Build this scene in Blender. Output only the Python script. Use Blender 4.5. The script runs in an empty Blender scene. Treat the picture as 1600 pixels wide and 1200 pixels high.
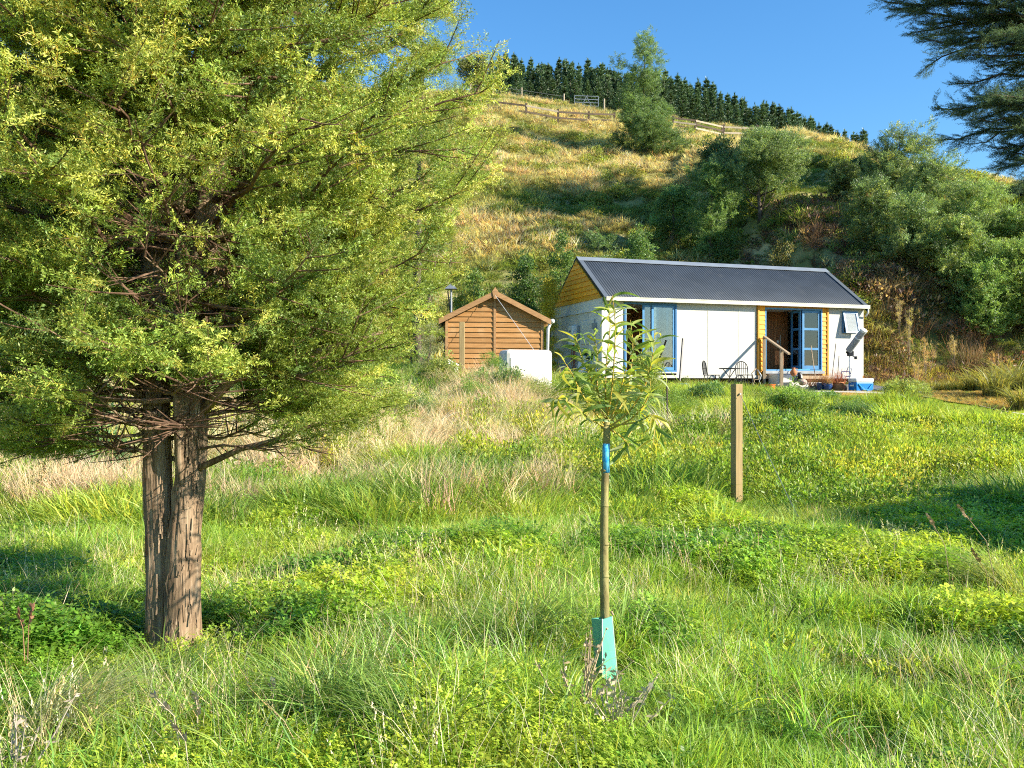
import bpy, bmesh, math, random
import numpy as np
from mathutils import Vector, Matrix

random.seed(7)
rng = np.random.default_rng(11)
SC = bpy.context.scene
COL = SC.collection
PI = math.pi

# ------------------------------------------------------------------ camera
cam = bpy.data.cameras.new('camera')
cam.lens = 31.5; cam.sensor_width = 36.0
cam.clip_start = 0.05; cam.clip_end = 2500
camo = bpy.data.objects.new('camera', cam)
COL.objects.link(camo)
camo.location = (0, 0, 1.6)
camo.rotation_euler = (math.radians(90), 0, 0)
SC.camera = camo

# ------------------------------------------------------------------ sky, sun, exposure
SUN_AZ = math.radians(69)      # from straight behind the camera towards the right
SUN_EL = math.radians(27)
w = bpy.data.worlds.new('World'); SC.world = w; w.use_nodes = True
nt = w.node_tree; nt.nodes.clear()
sky = nt.nodes.new('ShaderNodeTexSky'); sky.sky_type = 'NISHITA'; sky.sun_disc = False
sky.sun_elevation = SUN_EL
sky.sun_rotation = math.radians(180) - SUN_AZ
sky.air_density = 1.4; sky.dust_density = 0.0; sky.ozone_density = 7.5; sky.altitude = 200
bg = nt.nodes.new('ShaderNodeBackground'); bg.inputs['Strength'].default_value = 0.098
wo = nt.nodes.new('ShaderNodeOutputWorld')
hs = nt.nodes.new('ShaderNodeHueSaturation'); hs.inputs['Saturation'].default_value = 1.12
nt.links.new(sky.outputs[0], hs.inputs['Color']); nt.links.new(hs.outputs[0], bg.inputs['Color']); nt.links.new(bg.outputs[0], wo.inputs['Surface'])
sd = Vector((math.sin(SUN_AZ) * math.cos(SUN_EL), -math.cos(SUN_AZ) * math.cos(SUN_EL), math.sin(SUN_EL)))
sl = bpy.data.lights.new('sun', 'SUN'); sl.energy = 5.0; sl.angle = math.radians(0.5); sl.color = (1.0, 0.92, 0.77)
so = bpy.data.objects.new('sun', sl); COL.objects.link(so)
so.rotation_euler = sd.to_track_quat('Z', 'Y').to_euler()
so.location = sd * 60
SC.view_settings.view_transform = 'Standard'
SC.view_settings.look = 'None'
SC.view_settings.gamma = 1.0
SC.view_settings.use_curve_mapping = False
SC.view_settings.exposure = 1.25
SC.cycles.max_bounces = 4
SC.cycles.diffuse_bounces = 2
SC.cycles.glossy_bounces = 2
SC.cycles.transmission_bounces = 2
SC.cycles.transparent_max_bounces = 6
SC.cycles.filter_width = 1.1
SC.cycles.use_denoising = False
SC.cycles.use_adaptive_sampling = True
SC.cycles.adaptive_threshold = 0.02
SC.cycles.caustics_reflective = False; SC.cycles.caustics_refractive = False

# ------------------------------------------------------------------ maths helpers
def sm(a, b, x):
    t = np.clip((np.asarray(x, float) - a) / (b - a), 0, 1)
    return t * t * (3 - 2 * t)

def _hash(ix, iy, seed):
    h = (ix.astype(np.int64) * 374761393 + iy.astype(np.int64) * 668265263 + seed * 1442695041) & 0xFFFFFFFF
    h = ((h ^ (h >> 13)) * 1274126177) & 0xFFFFFFFF
    return ((h ^ (h >> 16)) & 0xFFFFFF) / float(0xFFFFFF)

def vnoise(x, y, seed=0):
    x = np.asarray(x, float); y = np.asarray(y, float)
    ix = np.floor(x); iy = np.floor(y); fx = x - ix; fy = y - iy
    fx = fx * fx * (3 - 2 * fx); fy = fy * fy * (3 - 2 * fy)
    a = _hash(ix, iy, seed); b = _hash(ix + 1, iy, seed); c = _hash(ix, iy + 1, seed); d = _hash(ix + 1, iy + 1, seed)
    return (a * (1 - fx) + b * fx) * (1 - fy) + (c * (1 - fx) + d * fx) * fy

def fbm(x, y, scale, seed=0, octv=4):
    """about 0..1"""
    s = 0; amp = 1; tot = 0; f = 1.0 / scale
    for o in range(octv):
        s = s + amp * vnoise(np.asarray(x) * f + 17.3 * o, np.asarray(y) * f - 9.1 * o, seed + o); tot += amp
        amp *= 0.5; f *= 2.03
    return s / tot

# ------------------------------------------------------------------ terrain
_by = [-400, 6, 9, 12, 16, 20, 23.5, 26, 34, 60]
_bz = [0, 0, .04, .16, .50, .94, 1.22, 1.28, 1.40, 1.6]
_ly = [-400, 6, 9, 12, 16, 19.5, 22, 34, 60]
_lz = [0, 0, .05, .26, .90, 1.50, 1.68, 1.75, 1.9]
_cx = [-400, -52, -1.3, 9.9, 19.7, 25.6, 35.5, 44, 52.6, 75, 140, 400]
_cz = [34, 31.5, 29.2, 27.8, 26.6, 25.7, 23.0, 19.0, 14.0, 7, 5, 4]
def terrain(x, y):
    x = np.asarray(x, float); y = np.asarray(y, float)
    def prof(py_, pz):
        d = 0.9
        return (np.interp(y - d, py_, pz) + np.interp(y, py_, pz) * 2 + np.interp(y + d, py_, pz)) / 4
    b = sm(3.2, -0.8, x)
    z = prof(_by, _bz) * (1 - b) + prof(_ly, _lz) * b
    z = z - 0.42 * sm(10.3, 13.5, x) * sm(17, 21, y) * (1 - sm(24.5, 28, y))
    toe = 36 - 2.0 * sm(10, 16, x)
    t = (y - toe) / (92 - toe)
    zc = (np.interp(x - 4, _cx, _cz) + np.interp(x, _cx, _cz) + np.interp(x + 4, _cx, _cz)) / 3
    tt = np.clip(t, 0, 1)
    soft = np.where(tt < 0.04, tt * tt / 0.08, tt - 0.02)
    h = zc * np.clip(soft / 0.98, 0, 1) ** 0.92
    h = h + np.clip(y - 92, 0, 70) * 0.20 * (0.35 + 0.65 * sm(40, 0, x)) 
    h = h + 3.3 * sm(11.5, 14.5, x) * sm(33, 38, y) * (1 - sm(44, 84, y))
    far = sm(34, 46, y)
    z = z + h + far * ((fbm(x, y, 9, 5) - .5) * 1.7 * (1 - 0.5 * sm(84, 92, y)) + (fbm(x, y * 2.0, 2.6, 8, 3) - .5) * .75)
    # a spur line on the right of the hill with a hollow beside it
    z = z + far * 1.6 * np.exp(-((x - (20 + (y - 60) * .25)) / 4.5) ** 2) * sm(50, 64, y) * (1 - sm(72, 86, y))
    near = (1 - sm(24, 27, y))
    z = z + near * ((fbm(x, y, 1.9, 21, 3) - .5) * 0.30 + (fbm(x, y, 0.8, 33, 2) - .5) * 0.06)
    bank = sm(10.5, 14, y) * (1 - sm(21, 23.5, y)) * (1 - .5 * sm(8, 12, x))
    z = z + bank * (fbm(x, y, 1.7, 41, 2) - .5) * .38
    return z
def gz(x, y): return float(terrain(np.array([x]), np.array([y]))[0])
def at(px, py, d):
    """world point seen at photograph pixel (px,py), d metres in front of the camera"""
    return Vector(((px - 800) / 1400 * d, d, 1.6 - (py - 600) / 1400 * d))

def hit(px, py, lo=12.0, hi=120.0):
    """where the sight line through (px,py) meets the ground"""
    d = np.linspace(lo, hi, 1400); x = (px - 800) / 1400 * d; z = 1.6 + (600 - py) / 1400 * d
    k = np.nonzero(terrain(x, d) > z)[0]
    dd = float(d[k[0]]) if len(k) else hi
    return ((px - 800) / 1400 * dd, dd, gz((px - 800) / 1400 * dd, dd))

# ------------------------------------------------------------------ node helpers
def new_mat(name):
    m = bpy.data.materials.new(name); m.use_nodes = True
    m.node_tree.nodes.clear()
    return m, m.node_tree
def N(nt, t, **kw):
    n = nt.nodes.new(t)
    for k, v in kw.items():
        if k in n.inputs: n.inputs[k].default_value = v
        else: setattr(n, k, v)
    return n
def rgb(c): return (c[0], c[1], c[2], 1)

def surf(name, c1, c2=None, scale=6.0, rough=0.6, spec=0.3, stretch=(1, 1, 1), bump=0.15, metal=0.0, detail=5, mix=(0.35, 0.65), bdist=0.01, coord='Object', dirt=None):
    """two-tone noisy surface"""
    m, nt = new_mat(name)
    out = N(nt, 'ShaderNodeOutputMaterial'); b = N(nt, 'ShaderNodeBsdfPrincipled')
    nt.links.new(b.outputs[0], out.inputs[0])
    tc = N(nt, 'ShaderNodeTexCoord'); mp = N(nt, 'ShaderNodeMapping')
    mp.inputs['Scale'].default_value = stretch
    nt.links.new(tc.outputs[coord], mp.inputs[0])
    nz = N(nt, 'ShaderNodeTexNoise'); nz.inputs['Scale'].default_value = scale; nz.inputs['Detail'].default_value = detail
    nt.links.new(mp.outputs[0], nz.inputs['Vector'])
    cr = N(nt, 'ShaderNodeValToRGB')
    c2 = c2 or tuple(v * 0.75 for v in c1)
    cr.color_ramp.elements[0].position = mix[0]; cr.color_ramp.elements[0].color = rgb(c2)
    cr.color_ramp.elements[1].position = mix[1]; cr.color_ramp.elements[1].color = rgb(c1)
    nt.links.new(nz.outputs[0], cr.inputs[0])
    # each piece a little different
    oi = N(nt, 'ShaderNodeObjectInfo'); mr = N(nt, 'ShaderNodeMapRange'); mr.inputs[3].default_value = 0.86; mr.inputs[4].default_value = 1.12
    nt.links.new(oi.outputs['Random'], mr.inputs[0])
    mx = N(nt, 'ShaderNodeVectorMath', operation='SCALE'); nt.links.new(cr.outputs[0], mx.inputs[0]); nt.links.new(mr.outputs[0], mx.inputs['Scale'])
    last = mx.outputs[0]
    if dirt:
        n2 = N(nt, 'ShaderNodeTexNoise'); n2.inputs['Scale'].default_value = dirt[1]; n2.inputs['Detail'].default_value = 6
        nt.links.new(tc.outputs[coord], n2.inputs['Vector'])
        r2 = N(nt, 'ShaderNodeMapRange'); r2.inputs[1].default_value = 0.55; r2.inputs[2].default_value = 0.75; r2.inputs[4].default_value = dirt[2]
        nt.links.new(n2.outputs[0], r2.inputs[0])
        mm = N(nt, 'ShaderNodeMix', data_type='RGBA'); nt.links.new(r2.outputs[0], mm.inputs[0]); nt.links.new(last, mm.inputs[6]); mm.inputs[7].default_value = rgb(dirt[0])
        last = mm.outputs[2]
    nt.links.new(last, b.inputs['Base Color'])
    b.inputs['Roughness'].default_value = rough; b.inputs['Metallic'].default_value = metal
    b.inputs['Specular IOR Level'].default_value = spec
    if bump:
        bp = N(nt, 'ShaderNodeBump'); bp.inputs['Strength'].default_value = bump; bp.inputs['Distance'].default_value = bdist
        nt.links.new(nz.outputs[0], bp.inputs['Height']); nt.links.new(bp.outputs[0], b.inputs['Normal'])
    return m

def plant_mat(name, mode='INSTANCER', trans=0.48, rough=0.42, spec=0.45, tr_boost=1.3):
    m, nt = new_mat(name)
    out = N(nt, 'ShaderNodeOutputMaterial')
    at_ = N(nt, 'ShaderNodeAttribute'); at_.attribute_name = 'tint'; at_.attribute_type = mode
    av = N(nt, 'ShaderNodeAttribute'); av.attribute_name = 'var'; av.attribute_type = 'GEOMETRY'
    sc = N(nt, 'ShaderNodeVectorMath', operation='MULTIPLY')
    nt.links.new(at_.outputs['Color'], sc.inputs[0]); nt.links.new(av.outputs['Color'], sc.inputs[1])
    b = N(nt, 'ShaderNodeBsdfPrincipled'); b.inputs['Roughness'].default_value = rough; b.inputs['Specular IOR Level'].default_value = spec
    nt.links.new(sc.outputs[0], b.inputs['Base Color'])
    tr = N(nt, 'ShaderNodeBsdfTranslucent')
    s2 = N(nt, 'ShaderNodeVectorMath', operation='MULTIPLY'); s2.inputs[1].default_value = (tr_boost * .98, tr_boost, tr_boost * .5)
    nt.links.new(sc.outputs[0], s2.inputs[0]); nt.links.new(s2.outputs[0], tr.inputs[0])
    mx = N(nt, 'ShaderNodeMixShader'); mx.inputs[0].default_value = trans
    nt.links.new(b.outputs[0], mx.inputs[1]); nt.links.new(tr.outputs[0], mx.inputs[2]); nt.links.new(mx.outputs[0], out.inputs[0])
    return m

def glass_mat(name, tint=(.93, .95, .94), ior=1.9):
    m, nt = new_mat(name)
    out = N(nt, 'ShaderNodeOutputMaterial'); g = N(nt, 'ShaderNodeBsdfGlossy'); g.inputs['Roughness'].default_value = 0.02
    g.inputs['Color'].default_value = (1, 1, 1, 1)
    t = N(nt, 'ShaderNodeBsdfTransparent'); t.inputs['Color'].default_value = rgb(tint)
    f = N(nt, 'ShaderNodeFresnel'); f.inputs['IOR'].default_value = ior
    mx = N(nt, 'ShaderNodeMixShader'); nt.links.new(f.outputs[0], mx.inputs[0]); nt.links.new(t.outputs[0], mx.inputs[1]); nt.links.new(g.outputs[0], mx.inputs[2])
    nt.links.new(mx.outputs[0], out.inputs[0])
    return m

# ------------------------------------------------------------------ object helpers
def tag(o, label=None, cat=None, group=None, kind=None):
    if label: o['label'] = label
    if cat: o['category'] = cat
    if group: o['group'] = group
    if kind: o['kind'] = kind
    return o
def empty(name, label, cat, loc=(0, 0, 0), rz=0.0, group=None):
    o = bpy.data.objects.new(name, None); COL.objects.link(o); o.empty_display_size = .2
    o.location = loc; o.rotation_euler = (0, 0, rz)
    return tag(o, label, cat, group)

class MB:
    def __init__(s): s.v = []; s.f = []
    def add(s, vs, fs):
        b = len(s.v); s.v += [tuple(v) for v in vs]; s.f += [tuple(i + b for i in f) for f in fs]; return s
    def box(s, x0, x1, y0, y1, z0, z1):
        return s.add([(x0, y0, z0), (x1, y0, z0), (x1, y1, z0), (x0, y1, z0), (x0, y0, z1), (x1, y0, z1), (x1, y1, z1), (x0, y1, z1)],
                     [(0, 3, 2, 1), (4, 5, 6, 7), (0, 1, 5, 4), (1, 2, 6, 5), (2, 3, 7, 6), (3, 0, 4, 7)])
    def hexa(s, p):
        return s.add(p, [(0, 3, 2, 1), (4, 5, 6, 7), (0, 1, 5, 4), (1, 2, 6, 5), (2, 3, 7, 6), (3, 0, 4, 7)])
    def bar(s, a, b, w_, h_=None):
        a = Vector(a); b = Vector(b); h_ = h_ or w_
        d = (b - a).normalized(); up = Vector((0, 0, 1)) if abs(d.z) < .95 else Vector((0, 1, 0))
        r = d.cross(up).normalized() * w_ / 2; u = r.cross(d).normalized() * h_ / 2
        return s.hexa([a - r - u, a + r - u, b + r - u, b - r - u, a - r + u, a + r + u, b + r + u, b - r + u])
    def tube(s, pts, rad, n=8, cap=True):
        pts = [Vector(p) for p in pts]
        if not hasattr(rad, '__len__'): rad = [rad] * len(pts)
        base = len(s.v); ref = None
        for i, p in enumerate(pts):
            d = (pts[min(i + 1, len(pts) - 1)] - pts[max(i - 1, 0)]).normalized()
            if ref is None: ref = Vector((1, 0, 0)) if abs(d.x) < .9 else Vector((0, 1, 0))
            u = (ref - d * ref.dot(d)).normalized(); v = d.cross(u); ref = u
            for k in range(n):
                a = 2 * PI * k / n
                s.v.append(tuple(p + (u * math.cos(a) + v * math.sin(a)) * rad[i]))
        for i in range(len(pts) - 1):
            for k in range(n):
                a = base + i * n + k; b = base + i * n + (k + 1) % n
                s.f.append((a, b, b + n, a + n))
        if cap:
            s.f.append(tuple(base + k for k in range(n))[::-1])
            s.f.append(tuple(base + (len(pts) - 1) * n + k for k in range(n)))
        return s
    def lathe(s, prof, n=20, c=(0, 0, 0)):
        base = len(s.v)
        for r, z in prof:
            for k in range(n):
                a = 2 * PI * k / n
                s.v.append((c[0] + r * math.cos(a), c[1] + r * math.sin(a), c[2] + z))
        for i in range(len(prof) - 1):
            for k in range(n):
                a = base + i * n + k; b = base + i * n + (k + 1) % n
                s.f.append((a, b, b + n, a + n))
        s.f.append(tuple(base + k for k in range(n))[::-1]); s.f.append(tuple(base + (len(prof) - 1) * n + k for k in range(n)))
        return s
    def mesh(s, name, mat, smooth=False):
        me = bpy.data.meshes.new(name); me.from_pydata(s.v, [], s.f); me.update()
        if mat: me.materials.append(mat)
        if smooth:
            me.polygons.foreach_set('use_smooth', [True] * len(me.polygons))
        return me
    def build(s, name, mat, parent=None, smooth=False, bevel=0, **kw):
        o = bpy.data.objects.new(name, s.mesh(name, mat, smooth)); COL.objects.link(o)
        if parent: o.parent = parent
        if bevel:
            md = o.modifiers.new('bevel', 'BEVEL'); md.width = bevel; md.segments = 2; md.limit_method = 'ANGLE'
        if smooth == 'auto': pass
        return tag(o, **kw)
def np_mesh(name, V, F, mat=None, smooth=False, var=None, tint=None):
    """V (n,3), F list of (m,k) int arrays or one array"""
    me = bpy.data.meshes.new(name)
    Fs = F if isinstance(F, list) else [F]
    loops = np.concatenate([f.ravel() for f in Fs]).astype(np.int32)
    sizes = np.concatenate([np.full(len(f), f.shape[1]) for f in Fs]).astype(np.int32)
    starts = np.concatenate([[0], np.cumsum(sizes)[:-1]]).astype(np.int32)
    me.vertices.add(len(V)); me.vertices.foreach_set('co', np.asarray(V, np.float32).ravel())
    me.loops.add(len(loops)); me.loops.foreach_set('vertex_index', loops)
    me.polygons.add(len(sizes)); me.polygons.foreach_set('loop_start', starts)
    if smooth: me.polygons.foreach_set('use_smooth', np.ones(len(sizes), bool))
    if var is not None:
        a = me.attributes.new('var', 'FLOAT_COLOR', 'POINT')
        c = np.ones((len(V), 4), np.float32); c[:, :3] = var if np.ndim(var) == 2 else np.asarray(var)[:, None]
        a.data.foreach_set('color', c.ravel())
    if tint is not None:
        a = me.attributes.new('tint', 'FLOAT_COLOR', 'POINT')
        c = np.ones((len(V), 4), np.float32); c[:, :3] = tint
        a.data.foreach_set('color', c.ravel())
    me.update(calc_edges=True)
    if mat: me.materials.append(mat)
    return me
def link(name, me, parent=None, **kw):
    o = bpy.data.objects.new(name, me); COL.objects.link(o)
    if parent: o.parent = parent
    return tag(o, **kw)
def copy_tree(o, parent=None):
    c = o.copy(); COL.objects.link(c); c.parent = parent
    for ch in list(o.children): copy_tree(ch, c)
    return c

# ------------------------------------------------------------------ scattering (stuff and crowns)
_groups = {}
def scatter_group(sources):
    key = tuple(m.name for m in sources)
    if key in _groups: return _groups[key]
    ng = bpy.data.node_groups.new('scatter_' + sources[0].name, 'GeometryNodeTree')
    ng.interface.new_socket('Geometry', in_out='INPUT', socket_type='NodeSocketGeometry')
    ng.interface.new_socket('Geometry', in_out='OUTPUT', socket_type='NodeSocketGeometry')
    gi = ng.nodes.new('NodeGroupInput'); go = ng.nodes.new('NodeGroupOutput')
    iop = ng.nodes.new('GeometryNodeInstanceOnPoints')
    jn = ng.nodes.new('GeometryNodeJoinGeometry')
    for me in reversed(sources):
        ob = bpy.data.objects.new(me.name, me)      # a mesh source, not placed in the scene
        oi = ng.nodes.new('GeometryNodeObjectInfo'); oi.inputs['Object'].default_value = ob
        oi.inputs['As Instance'].default_value = True
        ng.links.new(oi.outputs['Geometry'], jn.inputs[0])
    def attr(nm, ty):
        n = ng.nodes.new('GeometryNodeInputNamedAttribute'); n.data_type = ty; n.inputs['Name'].default_value = nm
        return n.outputs['Attribute']
    e2r = ng.nodes.new('FunctionNodeEulerToRotation')
    ng.links.new(attr('rot', 'FLOAT_VECTOR'), e2r.inputs[0])
    ng.links.new(gi.outputs[0], iop.inputs['Points']); ng.links.new(jn.outputs[0], iop.inputs['Instance'])
    iop.inputs['Pick Instance'].default_value = True
    ng.links.new(attr('idx', 'INT'), iop.inputs['Instance Index'])
    ng.links.new(e2r.outputs[0], iop.inputs['Rotation'])
    ng.links.new(attr('scl', 'FLOAT_VECTOR'), iop.inputs['Scale'])
    ng.links.new(iop.outputs[0], go.inputs[0])
    _groups[key] = ng
    return ng
def scatter(name, P, rot, scl, tint, sources, parent=None, idx=None, veg=(1.85, 1.7, 1.9), **kw):
    n = len(P)
    me = bpy.data.meshes.new(name); me.vertices.add(n)
    me.vertices.foreach_set('co', np.asarray(P, np.float32).ravel())
    a = me.attributes.new('rot', 'FLOAT_VECTOR', 'POINT'); a.data.foreach_set('vector', np.asarray(rot, np.float32).ravel())
    scl = np.asarray(scl, np.float32)
    if scl.ndim == 1: scl = np.repeat(scl[:, None], 3, 1)
    a = me.attributes.new('scl', 'FLOAT_VECTOR', 'POINT'); a.data.foreach_set('vector', scl.ravel())
    if idx is None: idx = rng.integers(0, len(sources), n)
    a = me.attributes.new('idx', 'INT', 'POINT'); a.data.foreach_set('value', np.asarray(idx, np.int32))
    c = np.ones((n, 4), np.float32); c[:, :3] = np.clip(np.asarray(tint) * np.array(veg), 0.003, 0.8)
    a = me.attributes.new('tint', 'FLOAT_COLOR', 'POINT'); a.data.foreach_set('color', c.ravel())
    o = link(name, me, parent, **kw)
    md = o.modifiers.new('scatter', 'NODES'); md.node_group = scatter_group(sources)
    return o

# ------------------------------------------------------------------ leaf / blade meshes
M_PLANT = plant_mat('plant leaf')
M_NEEDLE = plant_mat('conifer needle', trans=0.35, rough=.45, spec=.35)
M_STRAW = plant_mat('dry stalk', trans=0.3, rough=.8, spec=.1, tr_boost=1.0)
M_PLANT_G = plant_mat('plant leaf own colour', mode='GEOMETRY')
M_DARKNEEDLE = plant_mat('dark cypress needle', trans=0.4, rough=.6, spec=.2)

def blades(name, n, h=(.15, .35), spread=.12, lean=(.1, .6), w_=.006, seg=3, mat=None, curl=.5, dirbias=None, seed=0, headed=False, varr=(.7, 1.25), yel=.25):
    r = np.random.default_rng(seed)
    V = []; F3 = []; F4 = []; C = []
    for i in range(n):
        a = r.uniform(0, 2 * PI); rad = spread * math.sqrt(r.uniform(0, 1))
        p = np.array([rad * math.cos(a), rad * math.sin(a), -0.03])
        az = a + r.normal(0, .7) if dirbias is None else dirbias + r.normal(0, .7)
        H = r.uniform(*h); L = r.uniform(*lean)
        d = np.array([math.cos(az), math.sin(az), 0]); side = np.array([-d[1], d[0], 0])
        tw = r.normal(0, .8); side = side * math.cos(tw) + d * math.sin(tw)
        ww = w_ * r.uniform(.7, 1.3)
        b = len(V); v0 = r.uniform(*varr); yl = r.random() < yel
        for k in range(seg + 1):
            t = k / seg
            q = p + d * (L * H * (t ** (1 + curl * 1.6))) + np.array([0, 0, H * (t - curl * .45 * L * t * t * t)])
            wk = ww * (1 - t) ** .6 * (1 if t > 0 else .8)
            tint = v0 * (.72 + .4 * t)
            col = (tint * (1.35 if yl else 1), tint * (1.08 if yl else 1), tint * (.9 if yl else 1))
            if k < seg:
                V += [q - side * wk * .5, q + side * wk * .5]; C += [col, col]
            else:
                V.append(q); C.append(col)
        for k in range(seg - 1):
            F4.append((b + 2 * k, b + 2 * k + 1, b + 2 * k + 3, b + 2 * k + 2))
        F3.append((b + 2 * seg - 2, b + 2 * seg - 1, b + 2 * seg))
        if headed:
            tip = V[-1]
            for j in range(7):
                o = tip - np.array([0, 0, 1]) * j * .014 - d * j * .003 + r.normal(0, .002, 3)
                hd = r.normal(0, 1, 3); hd /= np.linalg.norm(hd); bb = len(V)
                V += [o - hd * .004, o + np.array([0, 0, .018]) + hd * .006, o + hd * .006]; C += [(1.15, 1.0, .9)] * 3
                F3.append((bb, bb + 1, bb + 2))
    fs = [np.array(F3)] + ([np.array(F4)] if F4 else [])
    return np_mesh(name, np.array(V), fs, mat or M_PLANT, var=np.array(C))

def leaves(name, n, size=(.3, .3, .3), leaf=(.05, .02), seed=0, mat=None, hollow=0.0, up=.3, stems=0, varr=(.65, 1.3), tip=None, base=-.02, fold=True):
    """cloud of small rhombic leaves on short stems"""
    r = np.random.default_rng(seed)
    d = r.normal(0, 1, (n, 3)); d /= np.linalg.norm(d, axis=1)[:, None]
    rad = (hollow + (1 - hollow) * r.uniform(0, 1, n)) ** (1 / 2.2)
    P = d * rad[:, None] * np.array(size)
    P[:, 2] = P[:, 2] + size[2] + base
    ax = d * .7 + r.normal(0, .6, (n, 3)); ax[:, 2] += up; ax /= np.linalg.norm(ax, axis=1)[:, None]
    sd_ = np.cross(ax, r.normal(0, 1, (n, 3))); sd_ /= np.linalg.norm(sd_, axis=1)[:, None]
    nn = np.cross(ax, sd_)
    L = leaf[0] * r.uniform(.6, 1.3, n)[:, None]; W = leaf[1] * r.uniform(.7, 1.2, n)[:, None]
    a = P; b = P + ax * L * .45 + sd_ * W * .5 + nn * W * .12; c = P + ax * L - nn * L * .12; e = P + ax * L * .45 - sd_ * W * .5 + nn * W * .12
    V = np.stack([a, b, c, e], 1).reshape(-1, 3)
    i = np.arange(n)[:, None] * 4
    F = np.concatenate([i + np.array([0, 1, 2]), i + np.array([0, 2, 3])])
    v = r.uniform(varr[0], varr[1], n)
    C = np.repeat(np.stack([v * r.uniform(.9, 1.25, n), v, v * r.uniform(.8, 1.1, n)], 1), 4, 0)
    if tip is not None:
        m = np.repeat((P[:, 2] > np.quantile(P[:, 2], .72)) & (r.random(n) < .7), 4)
        C[m] *= np.array(tip)
    if stems:
        SV = []; SF = []
        for k in range(stems):
            q = P[r.integers(0, n)]; s0 = np.array([q[0] * .2, q[1] * .2, base - .03]); b0 = len(V) + len(SV)
            sdv = np.array([.003, 0, 0]) * (leaf[1] / .02)
            SV += [s0 - sdv, s0 + sdv, q + sdv * .4, q - sdv * .4]; SF += [(b0, b0 + 1, b0 + 2), (b0, b0 + 2, b0 + 3)]
        V = np.concatenate([V, np.array(SV)]); C = np.concatenate([C, np.full((len(SV), 3), .75)]); F = np.concatenate([F, np.array(SF)])
    return np_mesh(name, V, F, mat or M_PLANT, var=C)

def clover(name, n=26, spread=.16, seed=0, size=.016, h=(.05, .16)):
    r = np.random.default_rng(seed); V = []; F = []; C = []
    for i in range(n):
        a = r.uniform(0, 2 * PI); rad = spread * math.sqrt(r.random()); z = r.uniform(*h)
        c = np.array([rad * math.cos(a), rad * math.sin(a), z]); s = size * r.uniform(.7, 1.3); v = r.uniform(.7, 1.3)
        tl = r.normal(0, .35, 2); b0 = len(V); V += [c * [1, 1, 0] + [-.0015, 0, -.02], c * [1, 1, 0] + [.0015, 0, -.02], c]; C += [(v, v, v)] * 3; F.append((b0, b0 + 1, b0 + 2))
        a0 = r.uniform(0, 2 * PI)
        for k in range(3):
            t = a0 + k * 2.094; u = np.array([math.cos(t), math.sin(t), tl[0] * math.cos(t) + tl[1] * math.sin(t) + .15]); p = np.array([-u[1], u[0], 0])
            b0 = len(V); V += [c, c + u * s + p * s * .62, c + u * s * 1.75, c + u * s - p * s * .62]; C += [(v, v, v)] * 4
            F += [(b0, b0 + 1, b0 + 2), (b0, b0 + 2, b0 + 3)]
    return np_mesh(name, np.array(V), np.array(F), M_PLANT, var=np.array(C))

def needle_sprig(name, L=.13, subs=4, nl=.018, nw=.0032, per=14, seed=0, mat=None, flat=.6, twig=True, spread=.95, twigr=.0016):
    """shoot along +X with side shoots, each carrying needles all round"""
    r = np.random.default_rng(seed); V = []; F = []; C = []
    shoots = [(np.array([0., 0, 0]), np.array([1., 0, 0]), L)]
    for k in range(subs):
        t = (k + .6) / (subs + .6); s = 1 if k % 2 else -1
        d = np.array([math.cos(spread), s * math.sin(spread), r.normal(0, .25)]); d /= np.linalg.norm(d)
        shoots.append((np.array([L * t, 0, 0]), d, L * (1 - t * .55) * .6))
    for (o, d, l) in shoots:
        up = np.array([0, 0, 1.]); sd_ = np.cross(d, up); sd_ /= np.linalg.norm(sd_); up = np.cross(sd_, d)
        sg = (d + r.normal(0, .02, 3))
        m = max(5, int(per * l / L * 1.6))
        if twig:
            b0 = len(V); V += [o - sd_ * twigr, o + sd_ * twigr, o + sg * l]; C += [(1.3, .8, .6)] * 3; F.append((b0, b0 + 1, b0 + 2))
        for j in range(m):
            t = (j + .5) / m; c = o + d * l * t
            a = r.uniform(0, 2 * PI) if r.random() > flat else (0 if j % 2 else PI) + r.normal(0, .5)
            rd = sd_ * math.cos(a) + up * math.sin(a)
            nd = d * r.uniform(.35, .8) + rd; nd /= np.linalg.norm(nd)
            ln = nl * r.uniform(.75, 1.2) * (1 - .3 * t); p = np.cross(nd, r.normal(0, 1, 3)); p /= np.linalg.norm(p)
            v = r.uniform(.75, 1.2) * (.85 + .35 * t)
            b0 = len(V); V += [c, c + nd * ln * .5 + p * nw * .5, c + nd * ln, c + nd * ln * .5 - p * nw * .5]
            C += [(v * 1.05, v, v * .9)] * 4; F += [(b0, b0 + 1, b0 + 2), (b0, b0 + 2, b0 + 3)]
    return np_mesh(name, np.array(V), np.array(F), mat or M_NEEDLE, var=np.array(C))
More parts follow.
